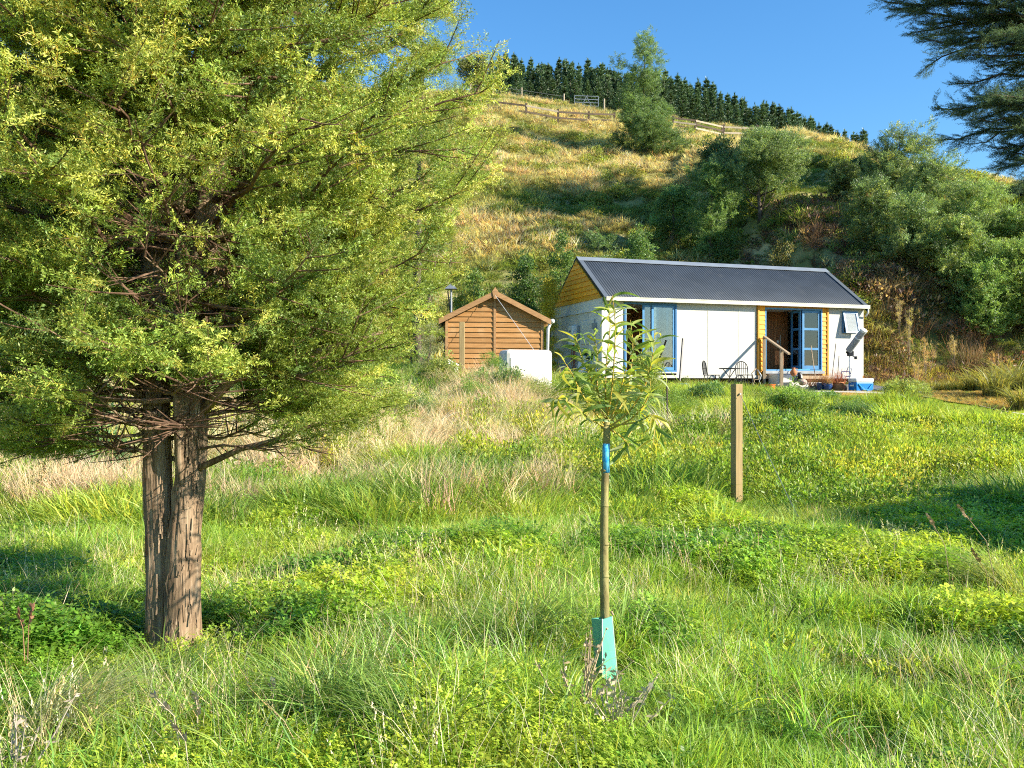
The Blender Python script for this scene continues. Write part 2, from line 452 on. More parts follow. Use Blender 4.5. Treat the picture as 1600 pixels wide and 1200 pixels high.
# ================================================================== LARGE STRUCTURE
# ------------------------------------------------------------------ ground
def ground():
    def grad(lim0, lim1, fine0, fine1, step, g):
        a = list(np.arange(fine0, fine1, step)); s = step; v = a[-1]
        while v < lim1: s *= g; v += s; a.append(v)
        s = step; v = a[0]
        while v > lim0: s *= g; v -= s; a.insert(0, v)
        return np.array(a)
    xs = grad(-420, 420, -12, 16, .22, 1.045); ys = grad(-300, 900, -4, 26, .2, 1.028)
    X, Y = np.meshgrid(xs, ys); Z = terrain(X, Y)
    V = np.stack([X.ravel(), Y.ravel(), Z.ravel()], 1)
    nx, ny = len(xs), len(ys)
    i = (np.arange(ny - 1)[:, None] * nx + np.arange(nx - 1)[None, :]).ravel()
    F = np.stack([i, i + 1, i + 1 + nx, i + nx], 1)
    m, nt = new_mat('earth and thatch')
    out = N(nt, 'ShaderNodeOutputMaterial'); b = N(nt, 'ShaderNodeBsdfPrincipled'); nt.links.new(b.outputs[0], out.inputs[0])
    tc = N(nt, 'ShaderNodeTexCoord')
    n1 = N(nt, 'ShaderNodeTexNoise'); n1.inputs['Scale'].default_value = .35; n1.inputs['Detail'].default_value = 8
    n2 = N(nt, 'ShaderNodeTexNoise'); n2.inputs['Scale'].default_value = 5; n2.inputs['Detail'].default_value = 8
    nt.links.new(tc.outputs['Object'], n1.inputs['Vector']); nt.links.new(tc.outputs['Object'], n2.inputs['Vector'])
    c1 = N(nt, 'ShaderNodeValToRGB'); c1.color_ramp.elements[0].position = .38; c1.color_ramp.elements[0].color = (.07, .10, .02, 1); c1.color_ramp.elements[1].position = .66; c1.color_ramp.elements[1].color = (.17, .16, .05, 1)
    c2 = N(nt, 'ShaderNodeValToRGB'); c2.color_ramp.elements[0].position = .38; c2.color_ramp.elements[0].color = (.22, .22, .06, 1); c2.color_ramp.elements[1].position = .64; c2.color_ramp.elements[1].color = (.46, .38, .18, 1)
    nt.links.new(n2.outputs[0], c1.inputs[0]); nt.links.new(n1.outputs[0], c2.inputs[0])
    sp = N(nt, 'ShaderNodeSeparateXYZ'); nt.links.new(tc.outputs['Object'], sp.inputs[0])
    mr = N(nt, 'ShaderNodeMapRange'); mr.inputs[1].default_value = 33; mr.inputs[2].default_value = 44; nt.links.new(sp.outputs[1], mr.inputs[0])
    mx = N(nt, 'ShaderNodeMix', data_type='RGBA'); nt.links.new(mr.outputs[0], mx.inputs[0]); nt.links.new(c1.outputs[0], mx.inputs[6]); nt.links.new(c2.outputs[0], mx.inputs[7])
    nt.links.new(mx.outputs[2], b.inputs['Base Color']); b.inputs['Roughness'].default_value = .95; b.inputs['Specular IOR Level'].default_value = .1
    bp = N(nt, 'ShaderNodeBump'); bp.inputs['Distance'].default_value = .05; bp.inputs['Strength'].default_value = .6; nt.links.new(n2.outputs[0], bp.inputs['Height']); nt.links.new(bp.outputs[0], b.inputs['Normal'])
    link('ground', np_mesh('ground', V, F, m, smooth=True), label=None, kind='structure')
ground()

M_GRAVEL = surf('pale gravel', (.62, .57, .47), (.45, .40, .31), scale=28, rough=.95, spec=.1, bump=.5, coord='Object')
def ribbon(name, pts, w0, mat, dz=.07):
    P = [];
    pts = np.array(pts, float)
    tt = np.linspace(0, len(pts) - 1, len(pts) * 6)
    cx = np.interp(tt, np.arange(len(pts)), pts[:, 0]); cy = np.interp(tt, np.arange(len(pts)), pts[:, 1]); cw = np.interp(tt, np.arange(len(pts)), w0)
    dx = np.gradient(cx); dy = np.gradient(cy); l = np.hypot(dx, dy); nx = -dy / l; ny = dx / l
    K = 7; V = []
    for i in range(len(tt)):
        for k in range(K):
            u = (k / (K - 1) - .5) * cw[i] * (1 + .18 * math.sin(i * 1.7) * (1 if k > 3 else -1))
            V.append((cx[i] + nx[i] * u, cy[i] + ny[i] * u))
    V = np.array(V); Z = terrain(V[:, 0], V[:, 1]) + dz
    idx = (np.arange(len(tt) - 1)[:, None] * K + np.arange(K - 1)[None, :]).ravel()
    F = np.stack([idx, idx + 1, idx + 1 + K, idx + K], 1)
    return link(name, np_mesh(name, np.column_stack([V, Z]), F, mat, smooth=True), kind='structure')
PATH = [(6.2, 27.3), (8.0, 27.6), (10.0, 27.4), (11.0, 25.9), (11.7, 24.0), (12.8, 22.6), (14.6, 21.4), (18, 20), (24, 18)]
ribbon('path', PATH, [1.5, 1.9, 1.8, 1.1, .8, .8, .8, .8, .8], M_GRAVEL)

# ------------------------------------------------------------------ materials
M_WHITE = surf('white painted ply', (.52, .505, .465), (.47, .455, .41), scale=1.4, rough=.55, spec=.25, bump=.05, mix=(.3, .7), dirt=((.50, .47, .38), 1.1, .3))
M_CREAM = surf('cream gutter', (.62, .60, .50), (.5, .48, .38), scale=3, rough=.4, bump=0)
M_GREYW = surf('grey white panel', (.76, .73, .64), (.66, .63, .55), scale=2.2, rough=.6, bump=.05)
M_YEL = surf('ochre painted boards', (.92, .40, .02), (.84, .35, .018), scale=2.5, rough=.5, spec=.25, bump=.05, stretch=(1, 1, 4))
M_YEL2 = surf('ochre trim', (.62, .29, .03), (.52, .24, .02), scale=3, rough=.5, bump=0)
M_BLUE = surf('blue painted joinery', (.075, .25, .47), (.06, .2, .39), scale=3, rough=.4, spec=.4, bump=.03)
M_BLUE2 = surf('deep blue sash', (.04, .16, .34), (.03, .13, .28), scale=3, rough=.4, spec=.4, bump=.03)
M_ROOF = surf('charcoal roofing steel', (.060, .072, .088), (.048, .058, .07), scale=1.3, rough=.45, spec=.4, bump=.0, dirt=((.09, .095, .10), 2.2, .4))
M_FLASH = surf('roof flashing', (.12, .14, .16), (.10, .115, .135), scale=2, rough=.4, bump=0)
M_BARGE = surf('dark barge', (.028, .035, .04), (.02, .026, .03), scale=3, rough=.45, bump=0)
M_GLASS = glass_mat('window glass')
M_TIMBER_IN = surf('reddish interior timber', (.36, .155, .06), (.24, .095, .035), scale=3.5, rough=.5, stretch=(6, 6, .5), bump=.08)
M_INWALL = surf('interior lining', (.5, .47, .4), (.45, .42, .36), scale=2, rough=.7, bump=0)
M_DARK = surf('dark underfloor timber', (.09, .07, .05), (.05, .04, .03), scale=6, rough=.9)  # plain dark brown, also used for soil, sticks and the stake
M_STEEL = surf('galvanised steel', (.45, .46, .46), (.34, .35, .36), scale=9, rough=.4, metal=.7, bump=.02)
M_BLACK = surf('black metal', (.025, .025, .028), (.015, .015, .018), scale=8, rough=.4, bump=0)
M_SHED = surf('orange cedar boards', (.45, .235, .088), (.35, .175, .06), scale=5, rough=.7, spec=.15, stretch=(.6, .6, 9), bump=.25, bdist=.004, dirt=((.52, .34, .17), 3.0, .45))
M_SHED2 = surf('shed trim timber', (.44, .25, .11), (.34, .18, .075), scale=6, rough=.7, stretch=(1, 1, 5), bump=.2)
M_POST = surf('treated pine', (.38, .275, .13), (.29, .21, .10), scale=5, rough=.75, spec=.12, stretch=(9, 9, .55), bump=.35, bdist=.003, dirt=((.28, .27, .12), 4.0, .35))
M_RAIL = surf('handrail timber', (.40, .30, .19), (.30, .22, .14), scale=6, rough=.7, stretch=(6, 6, 1), bump=.15)
M_OLDWOOD = surf('weathered fence timber', (.14, .10, .07), (.08, .06, .04), scale=4, rough=.9, stretch=(1, 1, 4), bump=.3)
M_PALEWOOD = surf('pale fence timber', (.45, .38, .27), (.33, .27, .19), scale=4, rough=.85, bump=.2)
M_CONC = surf('whitewashed concrete', (.66, .63, .56), (.50, .47, .41), scale=6, rough=.9, bump=.3, bdist=.01)
M_TERRA = surf('terracotta', (.50, .20, .085), (.38, .15, .06), scale=8, rough=.8, bump=.1)
M_POTBLUE = surf('blue glaze', (.03, .07, .22), (.02, .05, .15), scale=5, rough=.2, spec=.6, bump=0)
M_ORANGE = surf('orange plastic', (.80, .13, .015), (.7, .11, .012), scale=4, rough=.35, bump=0)
M_COOL = surf('blue plastic', (.015, .22, .58), (.012, .18, .5), scale=4, rough=.35, bump=0)
M_PLW = surf('white plastic', (.78, .78, .76), (.68, .68, .65), scale=3, rough=.4, bump=0)
M_TANK = surf('weathered white shell', (.78, .74, .67), (.62, .56, .48), scale=3.5, rough=.6, bump=.15, dirt=((.34, .27, .2), 5.0, .5))
M_GREYMET = surf('grey paint', (.30, .31, .32), (.24, .25, .26), scale=5, rough=.45, bump=0)
M_COPPER = surf('copper pipe', (.42, .12, .07), (.3, .09, .05), scale=8, rough=.45, metal=.3, bump=0)
M_STONE = surf('pinkish stone', (.52, .36, .29), (.38, .27, .22), scale=14, rough=.9, bump=.4)
M_GREYST = surf('grey stone', (.28, .27, .26), (.18, .17, .16), scale=10, rough=.9, bump=.4)
M_DECK = surf('grey boardwalk', (.19, .19, .20), (.14, .14, .15), scale=5, rough=.8, stretch=(1, 6, 1), bump=.2)
M_YELP = surf('yellow paint', (.75, .5, .03), (.6, .4, .02), scale=5, rough=.5, bump=0)
M_GREEN_SIGN = surf('dark green plate', (.02, .07, .04), (.015, .05, .03), scale=3, rough=.5, bump=0)

# ------------------------------------------------------------------ cabin
HA = math.atan2(.316, .949)
HO = Vector((3.02, 29.17, 0))
def HW(X, Y, Z=0):
    c, s = math.cos(HA), math.sin(HA)
    return Vector((HO.x + c * X - s * Y, HO.y + s * X + c * Y, Z))
HL, HD = 10.12, 4.4
Z0, ZT = 1.90, 4.44          # bottom of the wall, top of the wall
ZR = 5.93
cab = empty('cabin', 'long white cabin with grey corrugated roof, yellow gable and blue doors', 'cabin', (HO.x, HO.y, 0), HA)
T = .10
def wallpanel(x0, x1, z0, z1, y0=0.0, th=T, mat=M_WHITE, name='wall_panel'):
    g = .006
    return MB().box(x0 + g, x1 - g, y0, y0 + th, z0, z1).build(name, mat, cab)
# front wall
wallpanel(0, .68, Z0, ZT)
wallpanel(.68, 2.63, 4.285, ZT)
wallpanel(2.63, 3.81, Z0, ZT); wallpanel(3.81, 5.04, Z0, ZT); wallpanel(5.04, 5.73, Z0, ZT)
wx0, wx1, wz0, wz1 = 9.28, 9.90, 3.42, 4.20
mb = MB()
mb.box(8.66, wx0, 0, T, Z0, ZT); mb.box(wx0, wx1, 0, T, Z0, wz0); mb.box(wx0, wx1, 0, T, wz1, ZT); mb.box(wx1, HL - .006, 0, T, Z0, ZT)
mb.build('wall_panel', M_WHITE, cab)
MB().box(-.03, 5.74, -.03, .05, Z0 - .10, Z0 - .005).build('base_board', M_WHITE, cab)
MB().box(8.66, HL + .03, -.03, .05, Z0 - .10, Z0 - .005).build('base_board', M_WHITE, cab)
MB().box(5.74, 8.66, -.10, .05, Z0 - .12, Z0 - .005).build('base_board', M_RAIL, cab)
# joint strips
for x in (2.63, 3.81, 5.04):
    MB().box(x - .012, x + .012, -.008, 0.0, Z0, ZT - .02).build('joint_strip', M_CREAM, cab)
# yellow clad bay
def ysec(x0, x1):
    n = 15; hh = (4.30 - Z0) / n
    for i in range(n):
        z = Z0 + i * hh
        MB().hexa([(x0, -.055, z), (x1, -.055, z), (x1, .04, z), (x0, .04, z), (x0, -.03, z + hh + .0), (x1, -.03, z + hh), (x1, .04, z + hh - .004), (x0, .04, z + hh - .004)]).build('weatherboard', M_YEL, cab)
ysec(5.80, 6.04); ysec(8.41, 8.60)
MB().box(5.74, 5.80, -.075, .10, Z0, 4.30).build('corner_board', M_YEL2, cab)
MB().box(8.60, 8.66, -.075, .10, Z0, 4.30).build('corner_board', M_YEL2, cab)
MB().box(5.74, 8.66, -.08, .10, 4.302, 4.436).build('header_board', M_YEL, cab)
MB().box(6.04, 8.41, -.04, .10, 4.255, 4.300).build('header_board', M_YEL2, cab)
# left end wall and gable
for a, b_ in ((0, 1.1), (1.1, 2.2), (2.2, 3.3), (3.3, 4.4)):
    MB().box(-T, 0 - .001, a + .006, b_ - .006, Z0, 4.02).build('end_panel', M_GREYW, cab)
MB().box(-T - .04, -.001, 0, HD, 4.02, 4.07).build('ledge', M_PLW, cab)
MB().box(-T + .01, -.001, 0, HD, 4.07, ZT - .02).build('end_panel', M_GREYW, cab)
ng = 9
for i in range(ng):
    z0 = ZT - .02 + (ZR - ZT) * i / ng; z1 = ZT - .02 + (ZR - ZT) * (i + 1) / ng
    def half(z): return max(.0, 2.2 * (1 - (z - (ZT - .02)) / (ZR - ZT)) - .02)
    a0, a1 = half(z0), half(z1)
    MB().hexa([(-T - .03, 2.2 - a0, z0), (-T - .03, 2.2 + a0, z0), (-.02, 2.2 + a0, z0), (-.02, 2.2 - a0, z0),
               (-T + .0, 2.2 - a1, z1), (-T + .0, 2.2 + a1, z1), (-.02, 2.2 + a1, z1 - .004), (-.02, 2.2 - a1, z1 - .004)]).build('gable_board', M_YEL, cab)
# other end and back wall
for a, b_ in ((0, 2.2), (2.2, 4.4)):
    MB().box(HL, HL + T, a + .006, b_ - .006, Z0, ZT).build('end_panel', M_WHITE, cab)
MB().add([(HL, 0, ZT), (HL, HD, ZT), (HL, 2.2, ZR), (HL + .08, 0, ZT), (HL + .08, HD, ZT), (HL + .08, 2.2, ZR)], [(0, 2, 1), (3, 4, 5), (0, 1, 4, 3), (1, 2, 5, 4), (2, 0, 3, 5)]).build('gable_panel', M_YEL, cab)
MB().box(0, HL, HD - T, HD, Z0, ZT).build('back_wall', M_WHITE, cab)
# floor, ceiling, inner walls
MB().box(0.02, HL - .02, T + .002, HD - T - .002, Z0, Z0 + .12).build('floor', surf('timber floor', (.25, .17, .1), scale=4), cab)
MB().box(0.02, HL - .02, T + .002, HD - T - .002, 4.25, 4.31).build('ceiling', M_INWALL, cab)
MB().box(3.4, 3.5, T + .002, HD - T - .002, Z0 + .121, 4.248).build('partition', M_INWALL, cab)
MB().box(1.7, 3.39, 2.35, 2.45, Z0 + .121, 4.248).build('partition', M_TIMBER_IN, cab)
for i in range(9):
    MB().box(6.75 + i * .15, 6.895 + i * .15, 1.55, 1.59, Z0 + .125, 4.245).build('lining_board', M_TIMBER_IN, cab)
MB().box(7.75, 7.79, 1.53, 1.549, Z0 + .125, 3.4).build('inner_door_edge', M_INWALL, cab)
MB().box(7.62, 7.70, 1.535, 1.549, 3.1, 3.22).build('light_switch', M_PLW, cab)
MB().box(5.6, 8.6, 3.0, 3.08, Z0 + .121, 4.248).build('partition', M_INWALL, cab)
# piles and bearer
for x in np.arange(.3, 10.3, 1.4):
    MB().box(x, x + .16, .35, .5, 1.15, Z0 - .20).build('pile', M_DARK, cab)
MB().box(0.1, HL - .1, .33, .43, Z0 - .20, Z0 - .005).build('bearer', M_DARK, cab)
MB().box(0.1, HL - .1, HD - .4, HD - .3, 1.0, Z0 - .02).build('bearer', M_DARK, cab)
# corrugated roof
OV = .16
def roof_side(side):
    # side -1: front (towards Y-), +1: back
    pitch = .095; x0, x1 = -.03, HL + .12; n = int((x1 - x0) / pitch * 10)
    xs = np.linspace(x0, x1, n + 1); zz = .015 * np.cos((xs - x0) / pitch * 2 * PI)
    run = 2.2 + OV; slope = (ZR - ZT) / 2.2
    yr = 2.2; ye = 2.2 + side * run
    zr = ZR + .06; ze = zr - run * slope
    V = np.concatenate([np.column_stack([xs, np.full(n + 1, ye), ze + zz]), np.column_stack([xs, np.full(n + 1, yr), zr + zz]),
                        np.column_stack([xs, np.full(n + 1, ye), ze + zz - .006]), np.column_stack([xs, np.full(n + 1, yr), zr + zz - .006])])
    i = np.arange(n); m_ = n + 1
    F = np.concatenate([np.stack([i, i + 1, i + 1 + m_, i + m_], 1), np.stack([i + 2 * m_, i + 3 * m_, i + 1 + 3 * m_, i + 1 + 2 * m_], 1), np.stack([i, i + 2 * m_, i + 2 * m_ + 1, i + 1], 1)])
    link('corrugated_roof', np_mesh('corrugated_roof', V, F, M_ROOF, smooth=True), cab)
    return ye, ze
yef, zef = roof_side(-1); yeb, zeb = roof_side(1)
slope = (ZR - ZT) / 2.2
for side in (-1, 1):
    for xa in (-.07, HL + .10):
        mb = MB(); y0 = 2.2; y1 = 2.2 + side * (2.2 + OV + .02); za = ZR + .085; zb = za - abs(y1 - y0) * slope
        mb.hexa([(xa, y0, za - .20), (xa + .05, y0, za - .20), (xa + .05, y1, zb - .20), (xa, y1, zb - .20), (xa, y0, za), (xa + .05, y0, za), (xa + .05, y1, zb), (xa, y1, zb)])
        mb.build('bargeboard', M_BARGE, cab)
        mb = MB(); xb = xa - .015 if xa < 0 else xa - .10
        mb.hexa([(xb, y0, za + .001), (xb + .17, y0, za + .001), (xb + .17, y1, zb + .001), (xb, y1, zb + .001), (xb, y0, za + .02), (xb + .17, y0, za + .02), (xb + .17, y1, zb + .02), (xb, y1, zb + .02)])
        mb.build('barge_flashing', M_FLASH, cab)
mb = MB()
for side in (-1, 1):
    y1 = 2.2 + side * .21; z1_ = ZR + .105 - .21 * slope
    mb.hexa([(-.09, 2.2, ZR + .10), (HL + .17, 2.2, ZR + .10), (HL + .17, y1, z1_ - .005), (-.09, y1, z1_ - .005), (-.09, 2.2, ZR + .115), (HL + .17, 2.2, ZR + .115), (HL + .17, y1, z1_ + .008), (-.09, y1, z1_ + .008)])
mb.build('ridge_cap', surf('pale ridge flashing', (.19, .22, .25), (.16, .18, .21), scale=2, rough=.35, bump=0), cab)
# soffit and gutters
MB().box(-.02, HL + .10, yef + .02, 0 - .002, zef - .05, zef - .03).build('soffit', M_CREAM, cab)
for ye, s in ((yef, -1), (yeb, 1)):
    gy0, gy1 = (ye - .11, ye - .0) if s < 0 else (ye, ye + .11)
    mb = MB(); zt = zef + .03
    mb.box(-.06, HL + .16, gy0, gy0 + .012, zt - .12, zt); mb.box(-.06, HL + .16, gy0 + .012, gy1, zt - .12, zt - .105); mb.box(-.06, HL + .16, gy1 - .01, gy1, zt - .104, zt)
    mb.box(-.06, -.048, gy0 + .013, gy1 - .011, zt - .104, zt); mb.box(HL + .148, HL + .16, gy0 + .013, gy1 - .011, zt - .104, zt)
    mb.box(-.06, HL + .16, gy0 - .008, gy0 - .0005, zt - .02, zt + .006)
    mb.build('gutter', M_CREAM, cab)
MB().tube([(HL + .12, yef - .05, zef - .10), (HL + .12, yef - .05, zef - .22), (HL + .14, -.06, zef - .36)], .03, 8).build('downpipe', M_PLW, cab, smooth=True)
MB().tube([(-.14, HD + .05, 4.1), (-.14, HD + .05, Z0 - .3)], .04, 8).build('downpipe', M_PLW, cab, smooth=True)

def frame_rect(mb, x0, x1, z0, z1, y0, y1, f, fb=None, fr=None):
    fb = f if fb is None else fb; fr = fr or f
    mb.box(x0, x0 + f, y0, y1, z0, z1); mb.box(x1 - fr, x1, y0, y1, z0, z1)
    mb.box(x0 + f, x1 - fr, y0 + .002, y1 - .002, z0, z0 + fb); mb.box(x0 + f, x1 - fr, y0 + .002, y1 - .002, z1 - f, z1)
    return mb
# ranch slider (left)
sd_ = frame_rect(MB(), .69, 2.62, 2.0, 4.285, -.03, .10, .055).build('sliding_door', M_BLUE2, cab)
for (a, b_, y) in ((1.38, 1.98, .035), (1.70, 2.56, .0)):
    lf = frame_rect(MB(), a, b_, 2.06, 4.225, y, y + .03, .075, .10).build('sash', M_BLUE, cab)
    lf.parent = sd_
    p = MB().box(a + .076, b_ - .076, y + .012, y + .018, 2.162, 4.148).build('pane', M_GLASS, sd_)
MB().box(2.28, 2.36, .07, .10, 2.16, 4.14).build('sash', M_BLUE, sd_)
MB().box(.745, .775, -.01, .02, 2.06, 4.22).build('sash', surf('pale blue track', (.35, .5, .62), rough=.4, bump=0), sd_)
MB().box(.68, 2.63, -.09, -.031, 1.96, 2.0).build('door_sill', M_PLW, sd_)
# bifold doors (right)
fr = frame_rect(MB(), 6.045, 8.405, 2.06, 4.252, -.05, .09, .05).build('bifold_door', M_BLUE, cab)
def leaf3(origin, ang, wd, flip=False):
    r = bpy.data.objects.new('door_leaf', None); 
    mb = MB(); z0, z1 = 2.12, 4.20; st = .085
    mb.box(0, st, 0, .04, z0, z1); mb.box(wd - st, wd, 0, .04, z0, z1)
    zs = [z0, z0 + .13, 2.80, 2.88, 3.50, 3.58, z1 - .085, z1]
    for k in range(0, 8, 2): mb.box(st, wd - st, .002, .038, zs[k], zs[k + 1])
    o = mb.build('door_leaf', M_BLUE, fr); o.location = origin; o.rotation_euler = (0, 0, ang)
    g = MB()
    for k in range(1, 7, 2): g.box(st + .001, wd - st - .001, .016, .022, zs[k] + .001, zs[k + 1] - .001)
    gp = g.build('pane', M_GLASS, fr); gp.location = origin; gp.rotation_euler = (0, 0, ang)
    return o
leaf3((7.60, .0, 0), 0, .75)
leaf3((7.58, .05, 0), math.radians(93), .50)
MB().box(5.95, 8.45, -.13, -.051, 1.96, 2.058).build('door_sill', M_GREYMET, fr)
# awning window with blind
wf = frame_rect(MB(), wx0 + .003, wx1 - .003, wz0 + .003, wz1 - .003, -.035, .09, .045).build('window', M_BLUE2, cab)
aw = frame_rect(MB(), 0, wx1 - wx0, -.80, 0, 0, .035, .07).build('window_sash', M_BLUE, wf); aw.location = (wx0, -.06, 4.20); aw.rotation_euler = (math.radians(-13), 0, 0)
ap = MB().box(.071, wx1 - wx0 - .071, .012, .018, -.729, -.071).build('pane', glass_mat('clear sash glass', (.97, .98, .97), 1.3), wf); ap.location = aw.location; ap.rotation_euler = aw.rotation_euler
mb = MB()
for i in range(22):
    z = -.735 + i * .0305
    mb.hexa([(.06, .030, z), (wx1 - wx0 - .06, .030, z), (wx1 - wx0 - .06, .036, z + .022), (.06, .036, z + .022), (.06, .027, z + .003), (wx1 - wx0 - .06, .027, z + .003), (wx1 - wx0 - .06, .033, z + .025), (.06, .033, z + .025)])
bo_ = mb.build('blind', M_PLW, wf, kind='stuff'); bo_.location = aw.location; bo_.rotation_euler = aw.rotation_euler
# fixtures on the left end wall
XE = -T
wh = MB().box(XE - .22, XE - .002, 2.0, 2.42, 2.95, 3.62).build('gas_water_heater', M_PLW, cab, bevel=.03)
MB().box(XE - .228, XE - .221, 2.14, 2.28, 3.40, 3.46).build('heater_badge', M_GREYMET, wh)
MB().box(XE - .05, XE - .002, 1.85, 1.98, 3.05, 3.6).build('heater_shadow_strip', M_GREYMET, wh)  # grey strip standing in for the heater's shadow on the wall
pipes = MB()
for k, yy in enumerate((2.08, 2.2, 2.34)):
    pipes.tube([(XE - .10, yy, 2.95), (XE - .10, yy, 2.3), (XE - .05, yy, 2.0)], .016, 6)
for zz in (2.75, 2.6, 2.42): pipes.box(XE - .09, XE - .06, 2.0, 2.42, zz, zz + .02)
pipes.build('copper_pipes', M_COPPER, cab)
mp_ = MB().box(XE - .03, XE - .002, .55, 1.70, 2.95, 3.75).build('meter_panel', M_GREYW, cab, bevel=.01)
MB().box(XE - .04, XE - .031, .52, .535, 2.94, 3.76).build('panel_edge', M_GREYMET, mp_)
MB().box(XE - .10, XE - .002, .38, .60, 3.42, 3.62).build('meter_box', M_GREYMET, cab)
gs = MB().box(XE - .03, XE - .002, .70, 1.75, 2.42, 2.66).build('sign_plate', M_GREEN_SIGN, cab)
mb = MB()
for k in range(16):
    a0 = 2 * PI * k / 18 + .5; a1 = 2 * PI * (k + 1) / 18 + .5
    c = (1.5, 2.54)
    mb.add([(XE - .034, c[0] - math.cos(a) * r, c[1] + math.sin(a) * r) for a, r in ((a0, .05), (a1, .05), (a1, .075), (a0, .075))], [(0, 1, 2, 3)])
for k in range(3): mb.box(XE - .036, XE - .0315, 1.05 - k * .09, 1.09 - k * .09, 2.47, 2.61)
mb.build('sign_letters', M_PLW, gs, kind='stuff')
# flue behind the right end
fl = empty('flue_pipe', 'steel chimney flue with dark cowl rising at the right end of the cabin', 'chimney', (*HW(HL + .32, 1.6)[:2], 0))
MB().tube([(0, 0, 1.5), (0, 0, 4.98)], .085, 16).build('pipe', M_STEEL, fl, smooth=True)
MB().lathe([(.12, 4.62), (.12, 5.02)], 18).build('sleeve', M_PLW, fl)
MB().lathe([(.13, 5.04), (.145, 5.10), (.145, 5.24), (.12, 5.27)], 18).build('cowl', M_POTBLUE, fl)
MB().lathe([(.15, 5.29), (.15, 5.34), (.04, 5.38)], 18).build('cap', M_STEEL, fl)

# oven seen through the open doors
ov = empty('oven', 'white free standing stove with black oven door inside the open doorway', 'oven', HW(6.62, 1.85, Z0 + .121), HA)
MB().box(-.3, .3, -.3, .3, 0, .9).build('body', M_PLW, ov)
MB().box(-.25, .25, -.32, -.302, .18, .68).build('oven_door', M_BLACK, ov)
MB().box(-.22, .22, -.36, -.34, .66, .69).build('handle', M_STEEL, ov)
MB().box(-.28, .28, -.28, .28, .902, .93).build('hob', M_BLACK, ov)
kt = empty('kettle', 'small steel kettle on top of the stove inside', 'kettle', HW(6.62, 1.8, Z0 + .121 + .93), HA)
MB().lathe([(.09, 0), (.11, .05), (.09, .13), (.03, .16)], 14).build('body', M_STEEL, kt, smooth=True)
MB().tube([(-.08, 0, .12), (-.06, 0, .22), (.06, 0, .22), (.08, 0, .12)], .01, 6).build('handle', M_BLACK, kt)
bm_ = MB().box(0, 1.1, 0, .1, 0, .12).build('bench_rail', M_BLUE, None); bm_.location = HW(6.8, -.02, 2.11); bm_.rotation_euler = (0, 0, HA)
bm_.name = 'door_mat'; tag(bm_, 'pale teal mat lying in the open blue doorway', 'mat')
bm_.data.materials.clear(); bm_.data.materials.append(surf('teal mat', (.12, .45, .5), rough=.9, scale=12))
bm_.scale = (1, 3, .15)

# ------------------------------------------------------------------ shed
SA = math.radians(5)
SO = Vector((-1.60, 21.9, 0))
shed = empty('garden_shed', 'small orange-brown timber shed with gabled roof left of the cabin', 'shed', (SO.x, SO.y, 0), SA)
SWd, SDp = 2.36, 2.9; SZ0, SZE, SZA = 1.60, 3.20, 3.80
def SW(X, Y, Z=0):
    return Vector((SO.x + math.cos(SA) * X - math.sin(SA) * Y, SO.y + math.sin(SA) * X + math.cos(SA) * Y, Z))
nb = 17; hb = .127
def clipx(z, lo, hi):
    hw = SWd / 2 * max(0.0, 1 - max(0, z - SZE) / (SZA - SZE)); c = SWd / 2
    return max(lo, c - hw), min(hi, c + hw)
for i in range(nb):
    z0 = SZ0 + i * hb; z1 = z0 + hb
    if z1 > SZA - .02: break
    for lo, hi in ((.04, SWd / 2 - .03), (SWd / 2 + .03, SWd - .04)):
        a0, b0 = clipx(z0, lo, hi); a1, b1 = clipx(z1, lo, hi)
        if b0 - a0 < .06: continue
        if b1 - a1 < .01: a1 = b1 = (lo if hi > 1.5 else hi); 
        j = random.uniform(-.004, .004)
        MB().hexa([(a0, -.034 + j, z0), (b0, -.034, z0), (b0, 0, z0), (a0, 0, z0), (a1, -.010 + j, z1 - .001), (b1, -.010, z1 - .001), (b1, 0, z1 - .001), (a1, 0, z1 - .001)]).build('board', M_SHED, shed)
MB().box(SWd / 2 - .03, SWd / 2 + .03, -.045, 0, SZ0, SZA - .05).build('batten', M_SHED2, shed)
MB().box(-.03, .04, -.04, .04, SZ0, SZE + .02).build('corner_post', M_SHED2, shed)
MB().box(SWd - .04, SWd + .03, -.04, .04, SZ0, SZE + .02).build('corner_post', M_SHED2, shed)
for i in range(12):
    z0 = SZ0 + i * hb
    for a, b_ in ((.045, 1.4), (1.44, SDp)):
        MB().hexa([(-.034, a, z0), (-.034, b_, z0), (0, b_, z0), (0, a, z0), (-.01, a, z0 + hb - .001), (-.01, b_, z0 + hb - .001), (0, b_, z0 + hb - .001), (0, a, z0 + hb - .001)]).build('board', M_SHED, shed)
        MB().hexa([(SWd, a, z0), (SWd + .034, a, z0), (SWd + .034, b_, z0), (SWd, b_, z0), (SWd, a, z0 + hb - .001), (SWd + .01, a, z0 + hb - .001), (SWd + .01, b_, z0 + hb - .001), (SWd, b_, z0 + hb - .001)]).build('board', M_SHED, shed)
MB().box(-.045, 0, 1.40, 1.44, SZ0, SZE).build('batten', M_SHED2, shed)
MB().box(0, SWd, 2.86, 2.9, SZ0, SZE).build('back_wall', M_SHED, shed)
